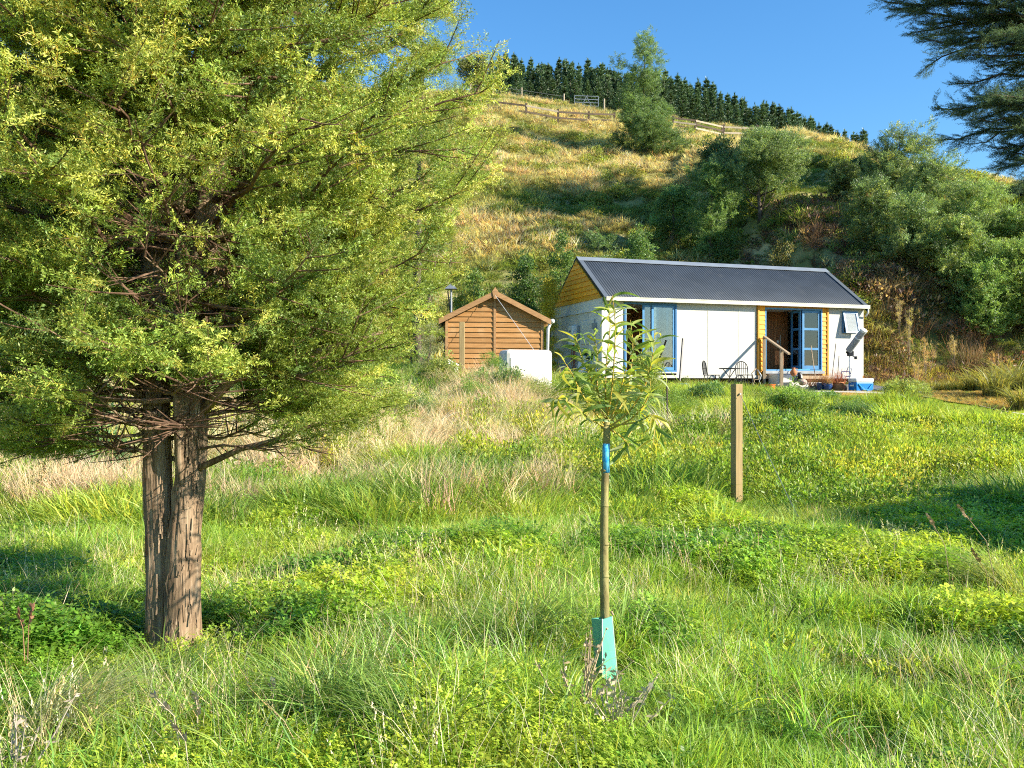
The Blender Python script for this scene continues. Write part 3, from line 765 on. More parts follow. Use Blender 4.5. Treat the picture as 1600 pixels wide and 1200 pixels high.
MB().add([(0.01, 0.001, SZ0), (SWd - .01, 0.001, SZ0), (SWd - .01, 0.001, SZE), (SWd / 2, 0.001, SZA - .02), (.01, 0.001, SZE), (0.01, 0.03, SZ0), (SWd - .01, 0.03, SZ0), (SWd - .01, 0.03, SZE), (SWd / 2, 0.03, SZA - .02), (.01, 0.03, SZE)],
         [(4, 3, 2, 1, 0), (5, 6, 7, 8, 9), (0, 1, 6, 5), (1, 2, 7, 6), (2, 3, 8, 7), (3, 4, 9, 8), (4, 0, 5, 9)]).build('lining', M_SHED2, shed)
ssl = (SZA - SZE) / (SWd / 2)
M_SROOF = surf('grey shed roofing', (.13, .14, .15), (.09, .10, .11), scale=6, rough=.6, bump=.1)
for s in (-1, 1):
    c = SWd / 2; ov = .17; x1 = c + s * (c + ov); za = SZA + .05; zb = za - (c + ov) * ssl
    MB().hexa([(c, -.16, za - .03), (x1, -.16, zb - .03), (x1, SDp + .1, zb - .03), (c, SDp + .1, za - .03), (c, -.16, za), (x1, -.16, zb), (x1, SDp + .1, zb), (c, SDp + .1, za)] if s > 0 else
              [(x1, -.16, zb - .03), (c, -.16, za - .03), (c, SDp + .1, za - .03), (x1, SDp + .1, zb - .03), (x1, -.16, zb), (c, -.16, za), (c, SDp + .1, za), (x1, SDp + .1, zb)]).build('roof_sheet', M_SROOF, shed)
    xx = x1 + s * .02; zz = zb - .02 * ssl
    p = [(c, -.185, za - .10), (xx, -.185, zz - .10), (xx, -.162, zz - .10), (c, -.162, za - .10), (c, -.185, za + .03), (xx, -.185, zz + .03), (xx, -.162, zz + .03), (c, -.162, za + .03)]
    if s < 0: p = [p[1], p[0], p[3], p[2], p[5], p[4], p[7], p[6]]
    MB().hexa(p).build('bargeboard', M_SHED2, shed)
MB().hexa([(SWd / 2 - .035, -.205, SZA - .13), (SWd / 2 + .035, -.205, SZA - .13), (SWd / 2 + .035, -.186, SZA - .13), (SWd / 2 - .035, -.186, SZA - .13), (SWd / 2 - .075, -.205, SZA + .06), (SWd / 2 + .075, -.205, SZA + .06), (SWd / 2 + .075, -.186, SZA + .06), (SWd / 2 - .075, -.186, SZA + .06)]).build('finial', M_SHED2, shed)
MB().add([(SWd / 2 - .07, -.205, SZA + .061), (SWd / 2 + .07, -.205, SZA + .061), (SWd / 2 + .07, -.186, SZA + .061), (SWd / 2 - .07, -.186, SZA + .061), (SWd / 2, -.195, SZA + .16)], [(0, 3, 2, 1), (0, 1, 4), (1, 2, 4), (2, 3, 4), (3, 0, 4)]).build('finial', M_SHED2, shed)
MB().tube([(SWd + .23, -.18, SZE - .06), (SWd + .23, SDp, SZE - .04)], .055, 10).build('gutter', M_PLW, shed, smooth=True)
MB().tube([(SWd + .19, -.12, SZE - .08), (SWd + .13, -.06, SZE - .25), (SWd + .10, -.06, SZ0 - .05)], .038, 10).build('downpipe', M_PLW, shed, smooth=True)
# pole with a little pyramid cap behind the shed
cp = at(705, 452, 27.5)
vp = empty('capped_pole', 'thin pole with a small grey pyramid cap showing above the shed roof on the left', 'pole', (cp.x, cp.y, gz(cp.x, cp.y)))
hh = cp.z - gz(cp.x, cp.y)
MB().tube([(0, 0, -.3), (0, 0, hh)], .03, 8).build('pole', M_GREYMET, vp)
MB().add([(-.19, -.19, hh), (.19, -.19, hh), (.19, .19, hh), (-.19, .19, hh), (0, 0, hh + .19)], [(0, 3, 2, 1), (0, 1, 4), (1, 2, 4), (2, 3, 4), (3, 0, 4)]).build('cap', M_STEEL, vp)

# pipe between shed and cabin
a = HW(-.14, HD - .1, 3.78); b = SW(SWd + .24, 2.8, SZE + .2)
MB().tube([b, a], .035, 8).build('connecting_pipe', M_GREYMET, None, label='grey pipe bridging the gap between the shed roof and the cabin', cat='pipe')

# ------------------------------------------------------------------ hill fences
M_WIRE = surf('fence wire', (.3, .3, .29), rough=.5, metal=.5, bump=0)
def rail_fence(pts, label, rails, mats, group='timber rail fences on the hill crest', ph=1.25):
    P = [Vector((x, y, gz(x, y))) for x, y in pts]
    e = empty('post_and_rail_fence', label, 'fence', P[0], group=group)
    for i, p in enumerate(P):
        q = p - P[0]
        MB().box(q.x - .09, q.x + .09, q.y - .09, q.y + .09, q.z - .4, q.z + ph + random.uniform(-.04, .08)).build('post', M_OLDWOOD, e)
        if i < len(P) - 1:
            r = P[i + 1] - P[0]
            for k, h in enumerate(rails):
                sg = Vector((0, -.12, 0))
                MB().bar(q + sg + Vector((0, 0, h)), r + sg + Vector((0, 0, h + random.uniform(-.04, .04))), .05, .16).build('rail', mats[(i * len(rails) + k) % len(mats)], e)
    return e
def px2x(px, y): return (px - 800) / 1400 * y
rail_fence([(px2x(p, y), y) for p, y in ((718, 82), (762, 82), (822, 82), (872, 82.5), (920, 83), (960, 83.5))], 'long weathered two-rail fence running down the hilltop from the left', (.45, 1.0), [M_OLDWOOD, M_OLDWOOD, M_OLDWOOD, M_OLDWOOD, M_OLDWOOD, M_PALEWOOD])
rail_fence([(px2x(p, y), y) for p, y in ((1052, 84), (1087, 84), (1129, 85.5))], 'short dark rail fence just right of the tree standing on the crest', (.4, .75, 1.1), [M_OLDWOOD, M_PALEWOOD])
rail_fence([(px2x(p, y), y) for p, y in ((1131, 86), (1184, 86.5), (1188, 86.5))], 'pale rail fence at the right end of the hill crest', (.45, 1.0), [M_PALEWOOD, M_PALEWOOD])
wf_ = [(px2x(p, 93), 93) for p in (735, 770, 815, 881, 944)]
P = [Vector((x, y, gz(x, y))) for x, y in wf_]
e = empty('wire_fence', 'wire fence on pale posts in front of the pine wood at the hilltop', 'fence', P[0])
for i, p in enumerate(P):
    q = p - P[0]; MB().tube([q + Vector((0, 0, -.4)), q + Vector((0, 0, 1.5))], .09, 8).build('post', M_PALEWOOD, e)
    if i < len(P) - 1 and i != 3:
        r = P[i + 1] - P[0]
        for h in (.4, .8, 1.2): MB().bar(q + Vector((0, -.1, h)), r + Vector((0, -.1, h)), .02).build('wire', M_WIRE, e)
gx0, gx1 = px2x(898, 92), px2x(935, 92)
gt = empty('farm_gate', 'pale galvanised farm gate in the wire fence on the hilltop', 'gate', (gx0, 92, gz(gx0, 92)))
W_ = gx1 - gx0
for a, b in (((0, 0, .2), (W_, 0, .1)), ((0, 0, 1.2), (W_, 0, 1.1)), ((0, 0, .2), (0, 0, 1.2)), ((W_, 0, .1), (W_, 0, 1.1)), ((W_ * .3, 0, .15), (W_ * .5, 0, 1.12)), ((W_ * .5, 0, 1.12), (W_ * .7, 0, .12)), ((0, 0, .53), (W_, 0, .43)), ((0, 0, .86), (W_, 0, .76))):
    MB().bar(a, b, .05).build('gate_bar', M_STEEL, gt)
for k, (px, y, lean) in enumerate(((1255, 86, .35), (1297, 80, .55))):
    x = px2x(px, y); z = gz(x, y)
    o = MB().tube([(0, 0, -.4), (lean * .9, 0, 1.7)], .10, 8).build('leaning_post', M_OLDWOOD, None, label=('upper' if k == 0 else 'lower') + ' of two leaning dark fence posts on the right flank of the hill', cat='fence post', group='leaning posts on the hill')
    o.location = (x, y, z)
# ================================================================== TREES
def tilt_cover(P, n):
    pass
def branch_tube(mb, p0, d, L, r0, seg=6, bend=.25, up=0.0, seed=None, n=6):
    r = random.Random(seed)
    pts = [Vector(p0)]; rad = [r0]; d = Vector(d).normalized()
    for k in range(seg):
        d = (d + Vector((r.gauss(0, bend), r.gauss(0, bend), r.gauss(0, bend) + up)) * .35).normalized()
        pts.append(pts[-1] + d * (L / seg)); rad.append(max(r0 * (1 - (k + 1) / seg * .85), .0025))
    mb.tube(pts, rad, n, cap=True)
    return pts

# ---- main twin-stemmed conifer
M_BARK = None
def bark_mat(name, c1, c2, c3, sx=34, sz=3.0):
    m, nt = new_mat(name); out = N(nt, 'ShaderNodeOutputMaterial'); b = N(nt, 'ShaderNodeBsdfPrincipled'); nt.links.new(b.outputs[0], out.inputs[0])
    tc = N(nt, 'ShaderNodeTexCoord'); mp = N(nt, 'ShaderNodeMapping'); mp.inputs['Scale'].default_value = (sx, sx, sz)
    nt.links.new(tc.outputs['Object'], mp.inputs[0])
    nz = N(nt, 'ShaderNodeTexNoise'); nz.inputs['Scale'].default_value = 1.0; nz.inputs['Detail'].default_value = 7; nz.inputs['Roughness'].default_value = .65
    nt.links.new(mp.outputs[0], nz.inputs['Vector'])
    cr = N(nt, 'ShaderNodeValToRGB'); e = cr.color_ramp.elements; e[0].position = .34; e[0].color = rgb(c1); e[1].position = .52; e[1].color = rgb(c2)
    q = e.new(.68); q.color = rgb(c3)
    nt.links.new(nz.outputs[0], cr.inputs[0])
    n2 = N(nt, 'ShaderNodeTexNoise'); n2.inputs['Scale'].default_value = 3.5; n2.inputs['Detail'].default_value = 5; nt.links.new(tc.outputs['Object'], n2.inputs['Vector'])
    r2 = N(nt, 'ShaderNodeMapRange'); r2.inputs[1].default_value = .35; r2.inputs[2].default_value = .65; r2.inputs[3].default_value = .75; r2.inputs[4].default_value = 1.2; nt.links.new(n2.outputs[0], r2.inputs[0])
    v = N(nt, 'ShaderNodeVectorMath', operation='SCALE'); nt.links.new(cr.outputs[0], v.inputs[0]); nt.links.new(r2.outputs[0], v.inputs['Scale'])
    nt.links.new(v.outputs[0], b.inputs['Base Color']); b.inputs['Roughness'].default_value = .9; b.inputs['Specular IOR Level'].default_value = .12
    bp = N(nt, 'ShaderNodeBump'); bp.inputs['Distance'].default_value = .012; bp.inputs['Strength'].default_value = .9; nt.links.new(nz.outputs[0], bp.inputs['Height']); nt.links.new(bp.outputs[0], b.inputs['Normal'])
    return m
M_BARK = bark_mat('stringy red-brown bark', (.13, .085, .05), (.27, .185, .115), (.42, .32, .215))
M_TWIG = bark_mat('twig bark', (.08, .045, .03), (.17, .10, .065), (.27, .18, .12), sx=20, sz=20)
M_TRUNKG = bark_mat('grey brown tree bark', (.06, .045, .035), (.13, .10, .075), (.22, .18, .14), sx=12, sz=3)

TX, TY = -2.03, 5.42
TZ = gz(TX, TY)
def stem_mesh(path, rads, seed, nz_=260, na=110):
    path = np.array(path, float); tt = np.linspace(0, 1, len(path)); t = np.linspace(0, 1, nz_)
    # smooth interpolation
    c = np.stack([np.interp(t, tt, path[:, k]) for k in range(3)], 1); R = np.interp(t, tt, rads)
    k = np.ones(15) / 15
    for a in range(3): c[:, a] = np.convolve(np.pad(c[:, a], 7, 'edge'), k, 'valid')
    R = np.convolve(np.pad(R, 7, 'edge'), k, 'valid')
    th = np.linspace(0, 2 * PI, na, endpoint=False)
    TH, ZZ = np.meshgrid(th, c[:, 2])
    # long fibrous ridges that twist slowly
    u = TH / (2 * PI) * 22 + ZZ * .9 + (fbm(TH * 2, ZZ, .9, seed + 3, 2) - .5) * 3
    rid = np.abs(vnoise(u, ZZ * 2.2, seed) - .5) * 2
    u2 = TH / (2 * PI) * 60 + ZZ * 1.5
    fine = vnoise(u2, ZZ * 7, seed + 1)
    broad = fbm(np.cos(TH) * .6 + 3, ZZ + np.sin(TH) * .6, .45, seed + 5, 3) - .5
    pl = np.clip(vnoise(TH / (2 * PI) * 12 + ZZ, ZZ * 3.3, seed + 9) - .62, 0, 1) * 2.2
    lobes = .06 * np.cos(3 * TH + ZZ * .8 + seed) + .035 * np.cos(5 * TH - ZZ)
    RR = R[:, None] * (1 + lobes) + (rid * .008 + fine * .006 + broad * .03 + pl * .010) * np.clip(R[:, None] / .12, .3, 1)
    X = c[:, 0:1] + np.cos(TH) * RR; Y = c[:, 1:2] + np.sin(TH) * RR
    V = np.stack([X.ravel(), Y.ravel(), ZZ.ravel()], 1)
    i = np.arange(nz_ - 1)[:, None] * na; j = np.arange(na)[None, :]
    a = (i + j).ravel(); b = (i + (j + 1) % na).ravel()
    return V, np.stack([a, b, b + na, a + na], 1)
conif = empty('conifer_tree', 'large twin-stemmed conifer with shredding red-brown bark filling the left of the photo', 'tree', (TX, TY, TZ))
L1, R1 = [(-.078, .0, -.15), (-.085, 0, .35), (-.10, .0, .75), (-.118, .02, 1.1), (-.128, .03, 1.6), (-.13, .05, 2.2), (-.22, .1, 3.0), (-.3, .2, 4.5), (-.25, .3, 7.0)], [.098, .084, .080, .078, .074, .076, .07, .055, .02]
L2, R2 = [(.022, -.01, -.15), (.03, -.02, .35), (.058, -.02, .75), (.088, .0, 1.1), (.104, .0, 1.6), (.13, .02, 2.2), (.22, .05, 3.0), (.30, .05, 4.5), (.2, -.05, 7.2)], [.115, .099, .090, .081, .077, .077, .068, .055, .02]
V1, F1 = stem_mesh(L1, R1, 1); V2, F2 = stem_mesh(L2, R2, 5)
link('trunk', np_mesh('trunk', V1, F1, M_BARK, smooth=True), conif)
link('trunk', np_mesh('trunk', V2, F2, M_BARK, smooth=True), conif)
mb = MB(); mb.tube([(.075, -.05, .80), (.055, -.088, 1.15), (.045, -.10, 1.62), (.05, -.11, 2.2), (.08, -.1, 2.9)], [.02, .03, .031, .028, .02], 14)
mb.build('side_stem', M_BARK, conif, smooth=True)
# shreds of peeling bark
mb = MB(); rr = random.Random(3)
for i in range(520):
    s = rr.random() < .6
    pth, rd = (L2, R2) if s else (L1, R1)
    z = rr.uniform(.05, 2.2) ** 1.0; a = rr.uniform(-2.9, -.2)
    cx = np.interp(z, [p[2] for p in pth], [p[0] for p in pth]); cy = np.interp(z, [p[2] for p in pth], [p[1] for p in pth]); R = np.interp(z, [p[2] for p in pth], rd) + .008
    n_ = Vector((math.cos(a), math.sin(a), 0)); t_ = Vector((-n_.y, n_.x, 0)); l = rr.uniform(.03, .13); w_ = rr.uniform(.004, .013)
    p = Vector((cx, cy, z)) + n_ * R; q = p + n_ * rr.uniform(.0, .012) + Vector((0, 0, l)) + t_ * rr.gauss(0, .006)
    bb = p + n_ * rr.uniform(.0, .02) - Vector((0, 0, .0))
    mb.add([bb - t_ * w_ / 2, bb + t_ * w_ / 2, q + t_ * w_ / 3, q - t_ * w_ / 3, bb - t_ * w_ / 2 - n_ * .004, bb + t_ * w_ / 2 - n_ * .004], [(0, 1, 2, 3), (0, 4, 5, 1)])
mb.build('bark_shreds', M_BARK, conif, kind='stuff')
def crownR(z):   # radius as a function of height above the camera datum
    return np.interp(z, [.9, 1.25, 1.6, 2.2, 2.8, 3.3, 3.7, 4.2, 5.2, 6.5, 7.8, 8.6], [.5, 1.05, 1.36, 1.56, 1.78, 2.0, 1.92, 1.75, 1.6, 1.3, .7, .1])
def stem_at(z, which):
    pth = L1 if which == 0 else L2
    zz = [p[2] for p in pth]
    return Vector((np.interp(z, zz, [p[0] for p in pth]), np.interp(z, zz, [p[1] for p in pth]), z))
rr = random.Random(12)
SPP = []; SPR = []; SPS = []; SPT = []
def add_sprig(p, d, s, tint):
    yaw = math.atan2(d.y, d.x); pit = math.asin(max(-1, min(1, d.z)))
    SPP.append(p); SPR.append((rr.gauss(0, .8), -pit, yaw)); SPS.append(s); SPT.append(tint)
nbr = 330
big = 0
smallmb = MB()
for i in range(nbr):
    z0 = .0
    tz = 1.25 + (i / nbr) ** .95 * 6.4
    which = rr.random() < .5
    az = i * 2.399 + rr.gauss(0, .3)
    Rm = float(crownR(tz + TZ)) * rr.uniform(.72, 1.06)
    rise = rr.uniform(.15, .5) if tz < 5.5 else rr.uniform(.4, .9)
    if tz < 1.9: rise = rr.uniform(-.08, .22)
    z0 = tz - Rm * rise * .75
    z0 = max(z0, 1.05 if tz < 2 else 1.3)
    st = stem_at(z0, which)
    end = Vector((math.cos(az) * Rm, math.sin(az) * Rm, tz))
    L = (end - st).length; d = (end - st).normalized()
    pts = [st]; rad = [.006 + .011 * L]
    seg = 8
    sag = rr.uniform(-.05, .12) * L
    side = Vector((-d.y, d.x, 0)) * rr.gauss(0, .07) * L
    for k in range(1, seg + 1):
        t = k / seg; q = st.lerp(end, t) + side * math.sin(t * PI) + Vector((0, 0, -sag * math.sin(t * PI))) + Vector((rr.gauss(0, .012), rr.gauss(0, .012), rr.gauss(0, .012)))
        pts.append(q); rad.append((.005 + .010 * L) * (1 - t * .85))
    if big < 60 and (i % 4 == 0 or tz < 2.4):
        MB().tube(pts, rad, 7).build('branch', M_BARK, conif, smooth=True); big += 1
    else: smallmb.tube(pts, rad, 5)
    dens = 1.0
    clump = rr.uniform(.85, 1.2)
    warm = rr.random()
    for j in range(int(21 * dens)):
        t = rr.uniform(.14, 1.0) ** .8
        k = t * seg; k0 = int(min(k, seg - 1)); q = pts[k0].lerp(pts[k0 + 1], k - k0)
        dd = (pts[k0 + 1] - pts[k0]).normalized(); s = 1 if j % 2 else -1
        sd2 = Vector((-dd.y, dd.x, 0)).normalized() * s
        td = (dd * rr.uniform(.4, 1.0) + sd2 * rr.uniform(.4, 1.0) + Vector((0, 0, rr.gauss(.12, .32)))).normalized()
        tl = rr.uniform(.22, .55) * (1.1 - .4 * t) * (1.25 if L > 1 else .8)
        tp = q + td * tl
        smallmb.tube([q, q.lerp(tp, .5) + Vector((0, 0, -.01)), tp], [.005, .0035, .0015], 4, cap=False)
        m = max(4, int(tl / .046))
        for a in range(m):
            u = (a + rr.random()) / m
            pp = q.lerp(tp, u) + Vector((rr.gauss(0, .02), rr.gauss(0, .02), rr.gauss(0, .02)))
            wp = pp
            # the pruned opening in front of the stems
            hz_ = (wp.z + TZ - 1.6) * 5.42 / (5.42 + wp.y) + 1.6 - TZ     # height at which it would cover the stems
            if wp.y < .10 and abs(wp.x + .375 * wp.y) < .31 + .07 * math.sin(wp.z * 9 + wp.x * 5) and (1.95 < hz_ < 2.85) and rr.random() < .86: continue
            if wp.z < 1.30 + .12 * math.sin(az * 3): continue
            if abs(wp.x + .375 * wp.y) < .42 and hz_ < 1.66: continue
            along = wp.x * .933 - wp.y * .358; acr = abs(wp.x * .358 + wp.y * .933)   # thin foliage where the low sun reaches the stems
            if along > .15 and acr < .26 and .1 < wp.z - .51 * along < 1.45 and rr.random() < .8: continue
            if math.hypot(wp.x, wp.y) > float(crownR(wp.z + TZ)) * (1.03 + .05 * math.sin(az * 5)): continue
            sdir = (td * .7 + sd2 * (1 if a % 2 else -1) * rr.uniform(0, .9) + dd * .4 + Vector((0, 0, rr.gauss(.12, .3)))).normalized()
            tn = clump * rr.uniform(.65, 1.35)
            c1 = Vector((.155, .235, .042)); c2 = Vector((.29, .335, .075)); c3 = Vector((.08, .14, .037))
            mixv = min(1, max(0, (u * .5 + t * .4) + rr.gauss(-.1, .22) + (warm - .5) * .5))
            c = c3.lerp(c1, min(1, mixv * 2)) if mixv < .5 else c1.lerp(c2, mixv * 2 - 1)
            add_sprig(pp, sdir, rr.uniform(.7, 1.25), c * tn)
# low front curtain branch and left hanging sprays
smallmb.build('twigs', M_TWIG, conif, kind='stuff')
# a few named low limbs as in the photo
for pts, r0 in (([(.15, -.03, 1.10), (.42, -.1, 1.22), (.62, -.16, 1.27), (.86, -.2, 1.36), (1.05, -.2, 1.40)], .022),
                ([(.17, -.02, 1.45), (.35, -.1, 1.62), (.6, -.2, 1.72), (.95, -.3, 1.80), (1.3, -.35, 1.9)], .034),
                ([(-.19, -.02, 1.52), (-.36, -.1, 1.68), (-.62, -.2, 1.82), (-1.0, -.3, 1.92)], .030),
                ([(-.19, -.0, 1.50), (-.5, -.1, 1.53), (-1.0, -.2, 1.52), (-1.5, -.25, 1.5)], .012),
                ([(-.18, -.03, 1.30), (-.38, -.1, 1.29), (-.62, -.15, 1.34), (-.8, -.2, 1.30)], .011),
                ([(.05, -.13, 1.66), (.1, -.16, 1.80), (-.05, -.17, 1.83), (-.13, -.18, 1.78)], .016),
                ([(.15, -.1, 2.05), (.35, -.25, 2.25), (.55, -.3, 2.2), (.75, -.3, 2.5)], .022),
                ([(-.2, -.1, 1.2), (-.3, -.15, 1.22), (-.2, -.2, 1.42), (.0, -.18, 1.60)], .010)):
    MB().tube(pts, list(np.linspace(r0, r0 * .3, len(pts))), 8).build('branch', M_BARK, conif, smooth=True)
# foliage along the outer parts of those low limbs
for pts in ([(.86, -.2, 1.36), (1.05, -.2, 1.40), (1.35, -.2, 1.5)], [(.6, -.2, 1.72), (.95, -.3, 1.80), (1.4, -.35, 1.9)], [(-.62, -.2, 1.82), (-1.0, -.3, 1.92), (-1.4, -.3, 1.9)], [(-.5, -.15, 1.27), (-.8, -.2, 1.30), (-.7, -.2, 1.22)]):
    for a in range(130):
        k = rr.uniform(0, len(pts) - 1.001); k0 = int(k); q = Vector(pts[k0]).lerp(Vector(pts[k0 + 1]), k - k0) + Vector((rr.gauss(0, .11), rr.gauss(0, .11), rr.gauss(0, .05)))
        add_sprig(q, Vector((rr.gauss(0, 1), rr.gauss(0, 1), rr.gauss(0, .3))).normalized(), rr.uniform(.6, 1.0), Vector((.13, .19, .03)) * rr.uniform(.7, 1.2))
src = [needle_sprig('needle_sprig', L=.14, subs=5, seed=s, per=15, nl=.023, nw=.0056) for s in range(4)]
print('totara sprigs', len(SPP))
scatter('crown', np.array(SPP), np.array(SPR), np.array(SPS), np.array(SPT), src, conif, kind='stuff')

# ---- generic broad trees
LEAFC = [leaves('leaf_clump', 40, (.34, .34, .24), (.17, .085), seed=s, up=.25) for s in range(3)]
FEATH = [needle_sprig('feather_frond', L=.75, subs=5, nl=.17, nw=.05, per=10, seed=10 + s, mat=M_PLANT, flat=.75, spread=.75, twigr=.006) for s in range(3)]
SMALLC = [leaves('small_leaf_clump', 60, (.16, .16, .13), (.04, .022), seed=20 + s, up=.3) for s in range(3)]
G_LFW = [leaves('clump_leaves', 60, (.17, .17, .13), (.075, .026), seed=28 + s, up=.35, stems=6) for s in range(2)]
def crown_points(n, lobes, seed):
    r = np.random.default_rng(seed); P = []; D = []
    wts = np.array([l[1] ** 2 for l in lobes]); wts = wts / wts.sum()
    for i, (c, rad, zs) in enumerate(lobes):
        m = int(n * wts[i]); d = r.normal(0, 1, (m, 3)); d /= np.linalg.norm(d, axis=1)[:, None]
        k = r.uniform(.3, 1.0, m) ** .6 * (1 + .35 * np.clip(r.normal(0, .5, m), 0, 2))
        p = np.array(c) + d * (k * rad)[:, None] * np.array([1, 1, zs]); P.append(p); D.append(d)
    P = np.concatenate(P); D = np.concatenate(D); W_ = max(l[1] for l in lobes)
    h = fbm(P[:, 0] + P[:, 2] * .83 + 9, P[:, 1] - P[:, 2] * .61, W_ * .8, seed + 7, 2)
    k = h > .36
    return P[k], D[k]
def tree(name, label, cat, base, H, W, tint, srcs, trunk=.12, bare=.2, n=500, seed=0, shape='oval', group=None, cs=1.0, sway=.3, tvar=.22, lobes_n=20, branches=7, mat=None, nonsrc=None, colmix=None):
    r = random.Random(seed); x, y, z = base
    e = empty(name, label, cat, (x, y, z), group=group)
    mb = MB(); tp = [Vector((0, 0, -.3))]; 
    for k in range(6):
        t = (k + 1) / 6; tp.append(Vector((r.gauss(0, .03) * H * sway, r.gauss(0, .03) * H * sway, t * H * .92)))
    mb.tube(tp, [trunk * (1 - .9 * k / 6) for k in range(7)], 8)
    mb.build('trunk', mat or M_TRUNKG, e, smooth=True)
    lobes = []; lm = MB()
    for i in range(lobes_n):
        t = (i + .5) / lobes_n; zz = H * (bare + (1 - bare) * t)
        tl = (zz / H - bare) / (1 - bare)
        if shape == 'oval': rad = W / 2 * math.sin(PI * (tl * .86 + .10)) ** .7
        elif shape == 'cone': rad = W / 2 * (1 - tl) ** 1.15 + .22
        elif shape == 'umbrella': rad = W / 2 * (min(1, tl * 1.6) * (1.12 - .6 * tl ** 3))
        else: rad = W / 2 * (1.05 - .75 * tl)
        a = i * 2.399 + r.gauss(0, .4); rc = rad * r.uniform(.4, .8); lr = max(.2, rad * r.uniform(.30, .58))
        c = (math.cos(a) * rc, math.sin(a) * rc, min(zz, H - lr * .5)); lobes.append((c, lr, r.uniform(.6, .9)))
        if i < branches:
            k = min(5, max(0, int(c[2] / (H * .92) * 6 * .7))); lm.tube([tp[k], tp[k].lerp(Vector(c), .5) + Vector((0, 0, -.05 * H)), c], [trunk * .4, trunk * .25, trunk * .08], 5)
    lobes.append(((0, 0, H - W * .09), W * .12, 1.5))
    for i in range(9): 
        a = r.uniform(0, 2 * PI); q = W * r.uniform(.15, .42); lobes.append(((math.cos(a) * q, math.sin(a) * q, H * (bare + (1 - bare) * r.uniform(.62, .93))), W * r.uniform(.05, .09), r.uniform(1.5, 3.0)))
    lm.build('limbs', mat or M_TRUNKG, e, smooth=True, kind='stuff')
    P, D = crown_points(n, lobes, seed + 100)
    rg = np.random.default_rng(seed + 5); m = len(P)
    rot = np.stack([rg.normal(0, .5, m), rg.normal(0, .5, m), rg.uniform(0, 6.28, m)], 1)
    if srcs[0].name.startswith('feather'):
        rot = np.stack([rg.normal(0, .7, m), -rg.uniform(-.15, 1.15, m), np.arctan2(D[:, 1], D[:, 0]) + rg.normal(0, .6, m)], 1)
    nz = fbm(P[:, 0] * 1.0 + P[:, 2] * .7, P[:, 1] + P[:, 2], W * .16, seed, 2)
    tn = np.array(tint)[None, :] * (1 + (nz - .5)[:, None] * 2 * tvar * 1.6 + rg.normal(0, tvar * .5, m)[:, None])
    if colmix is not None:
        k = rg.random(m) < colmix[1]; tn[k] = np.array(colmix[0]) * rg.uniform(.7, 1.2, k.sum())[:, None]
    scatter('crown', P, rot, rg.uniform(.6, 1.25, m) * cs, tn * 1.2, srcs, e, kind='stuff')
    return e
def on(px, d): x = px2x(px, d); return (x, d, gz(x, d))
def hh_(py, d, base): return (1.6 + (600 - py) / 1400 * d) - base[2]
GA = (.075, .135, .045); GB = (.10, .175, .05)
# hill trees: foot (px, row), top row, width px
TR = [
 ('wattle_tree', 'feathery tree with thin tapering top standing alone in front of the hilltop fence', 1006, 243, 62, 112, (.075, .13, .05), FEATH, 'cone', .06, .75, 3000),
 ('wattle_tree', 'rounded grey-green tree on a bare trunk right of centre on the hillside', 1187, 348, 212, 130, (.10, .155, .065), FEATH, 'oval', .32, .7, 1500),
 ('bushy_tree', 'bright green bushy tree directly behind the middle of the cabin roof', 1112, 408, 262, 84, (.09, .155, .05), FEATH, 'oval', .02, .6, 1400),
 ('bushy_tree', 'smaller green bush left of the bushy tree above the cabin roof', 1052, 385, 295, 66, (.085, .155, .045), LEAFC, 'oval', .02, .6, 600),
 ('bushy_tree', 'dark green bush filling the gap behind the rounded hillside tree', 1128, 290, 225, 80, (.075, .12, .045), LEAFC, 'oval', .05, .8, 450),
]
for k, (nm, lb, px, py, pt, wpx, tint, srcs, shp, bare, cs, n) in enumerate(TR):
    b = hit(px, py, 40); d = b[1]; H = hh_(pt, d, b); W = wpx / 1400 * d
    tree(nm, lb, 'tree', b, H, W, tint, srcs, trunk=.14, bare=bare, n=n, seed=31 + k, shape=shp, group='trees scattered on the hillside', cs=cs)
# right hand mass of wattles
RM = [(1345, 300, 252, 60, 'small dark shrub where the hill skyline meets the wattle thicket', LEAFC, (.065, .11, .035)),
 (1318, 330, 262, 50, 'thin shrub at the left fringe of the wattle thicket below the skyline', FEATH, (.075, .12, .05)),
 (1405, 350, 203, 130, 'tallest feathery wattle at the top left of the thicket on the right', FEATH, (.105, .165, .075)),
 (1465, 380, 245, 130, 'feathery wattle just right of the tallest one in the thicket', FEATH, (.11, .175, .07)),
 (1530, 410, 290, 130, 'pale green wattle in the upper right of the thicket', FEATH, (.125, .195, .07)),
 (1592, 430, 330, 120, 'wattle at the right edge below the dark overhanging branches', FEATH, (.11, .18, .055)),
 (1362, 400, 285, 100, 'dense dark wattle at the left foot of the thicket', FEATH, (.075, .125, .05)),
 (1425, 430, 310, 110, 'mid green wattle in the centre of the thicket', FEATH, (.10, .165, .065)),
 (1495, 470, 345, 120, 'leafy wattle low in the middle of the thicket', FEATH, (.11, .18, .06)),
 (1570, 500, 380, 130, 'bright green wattle low on the right edge', FEATH, (.125, .20, .06)),
 (1540, 535, 420, 100, 'lowest green wattle overhanging the brown bank', FEATH, (.11, .19, .055)),
 (1640, 540, 380, 140, 'wattle cut by the right edge of the photo above the grassy bank', FEATH, (.11, .18, .055))]
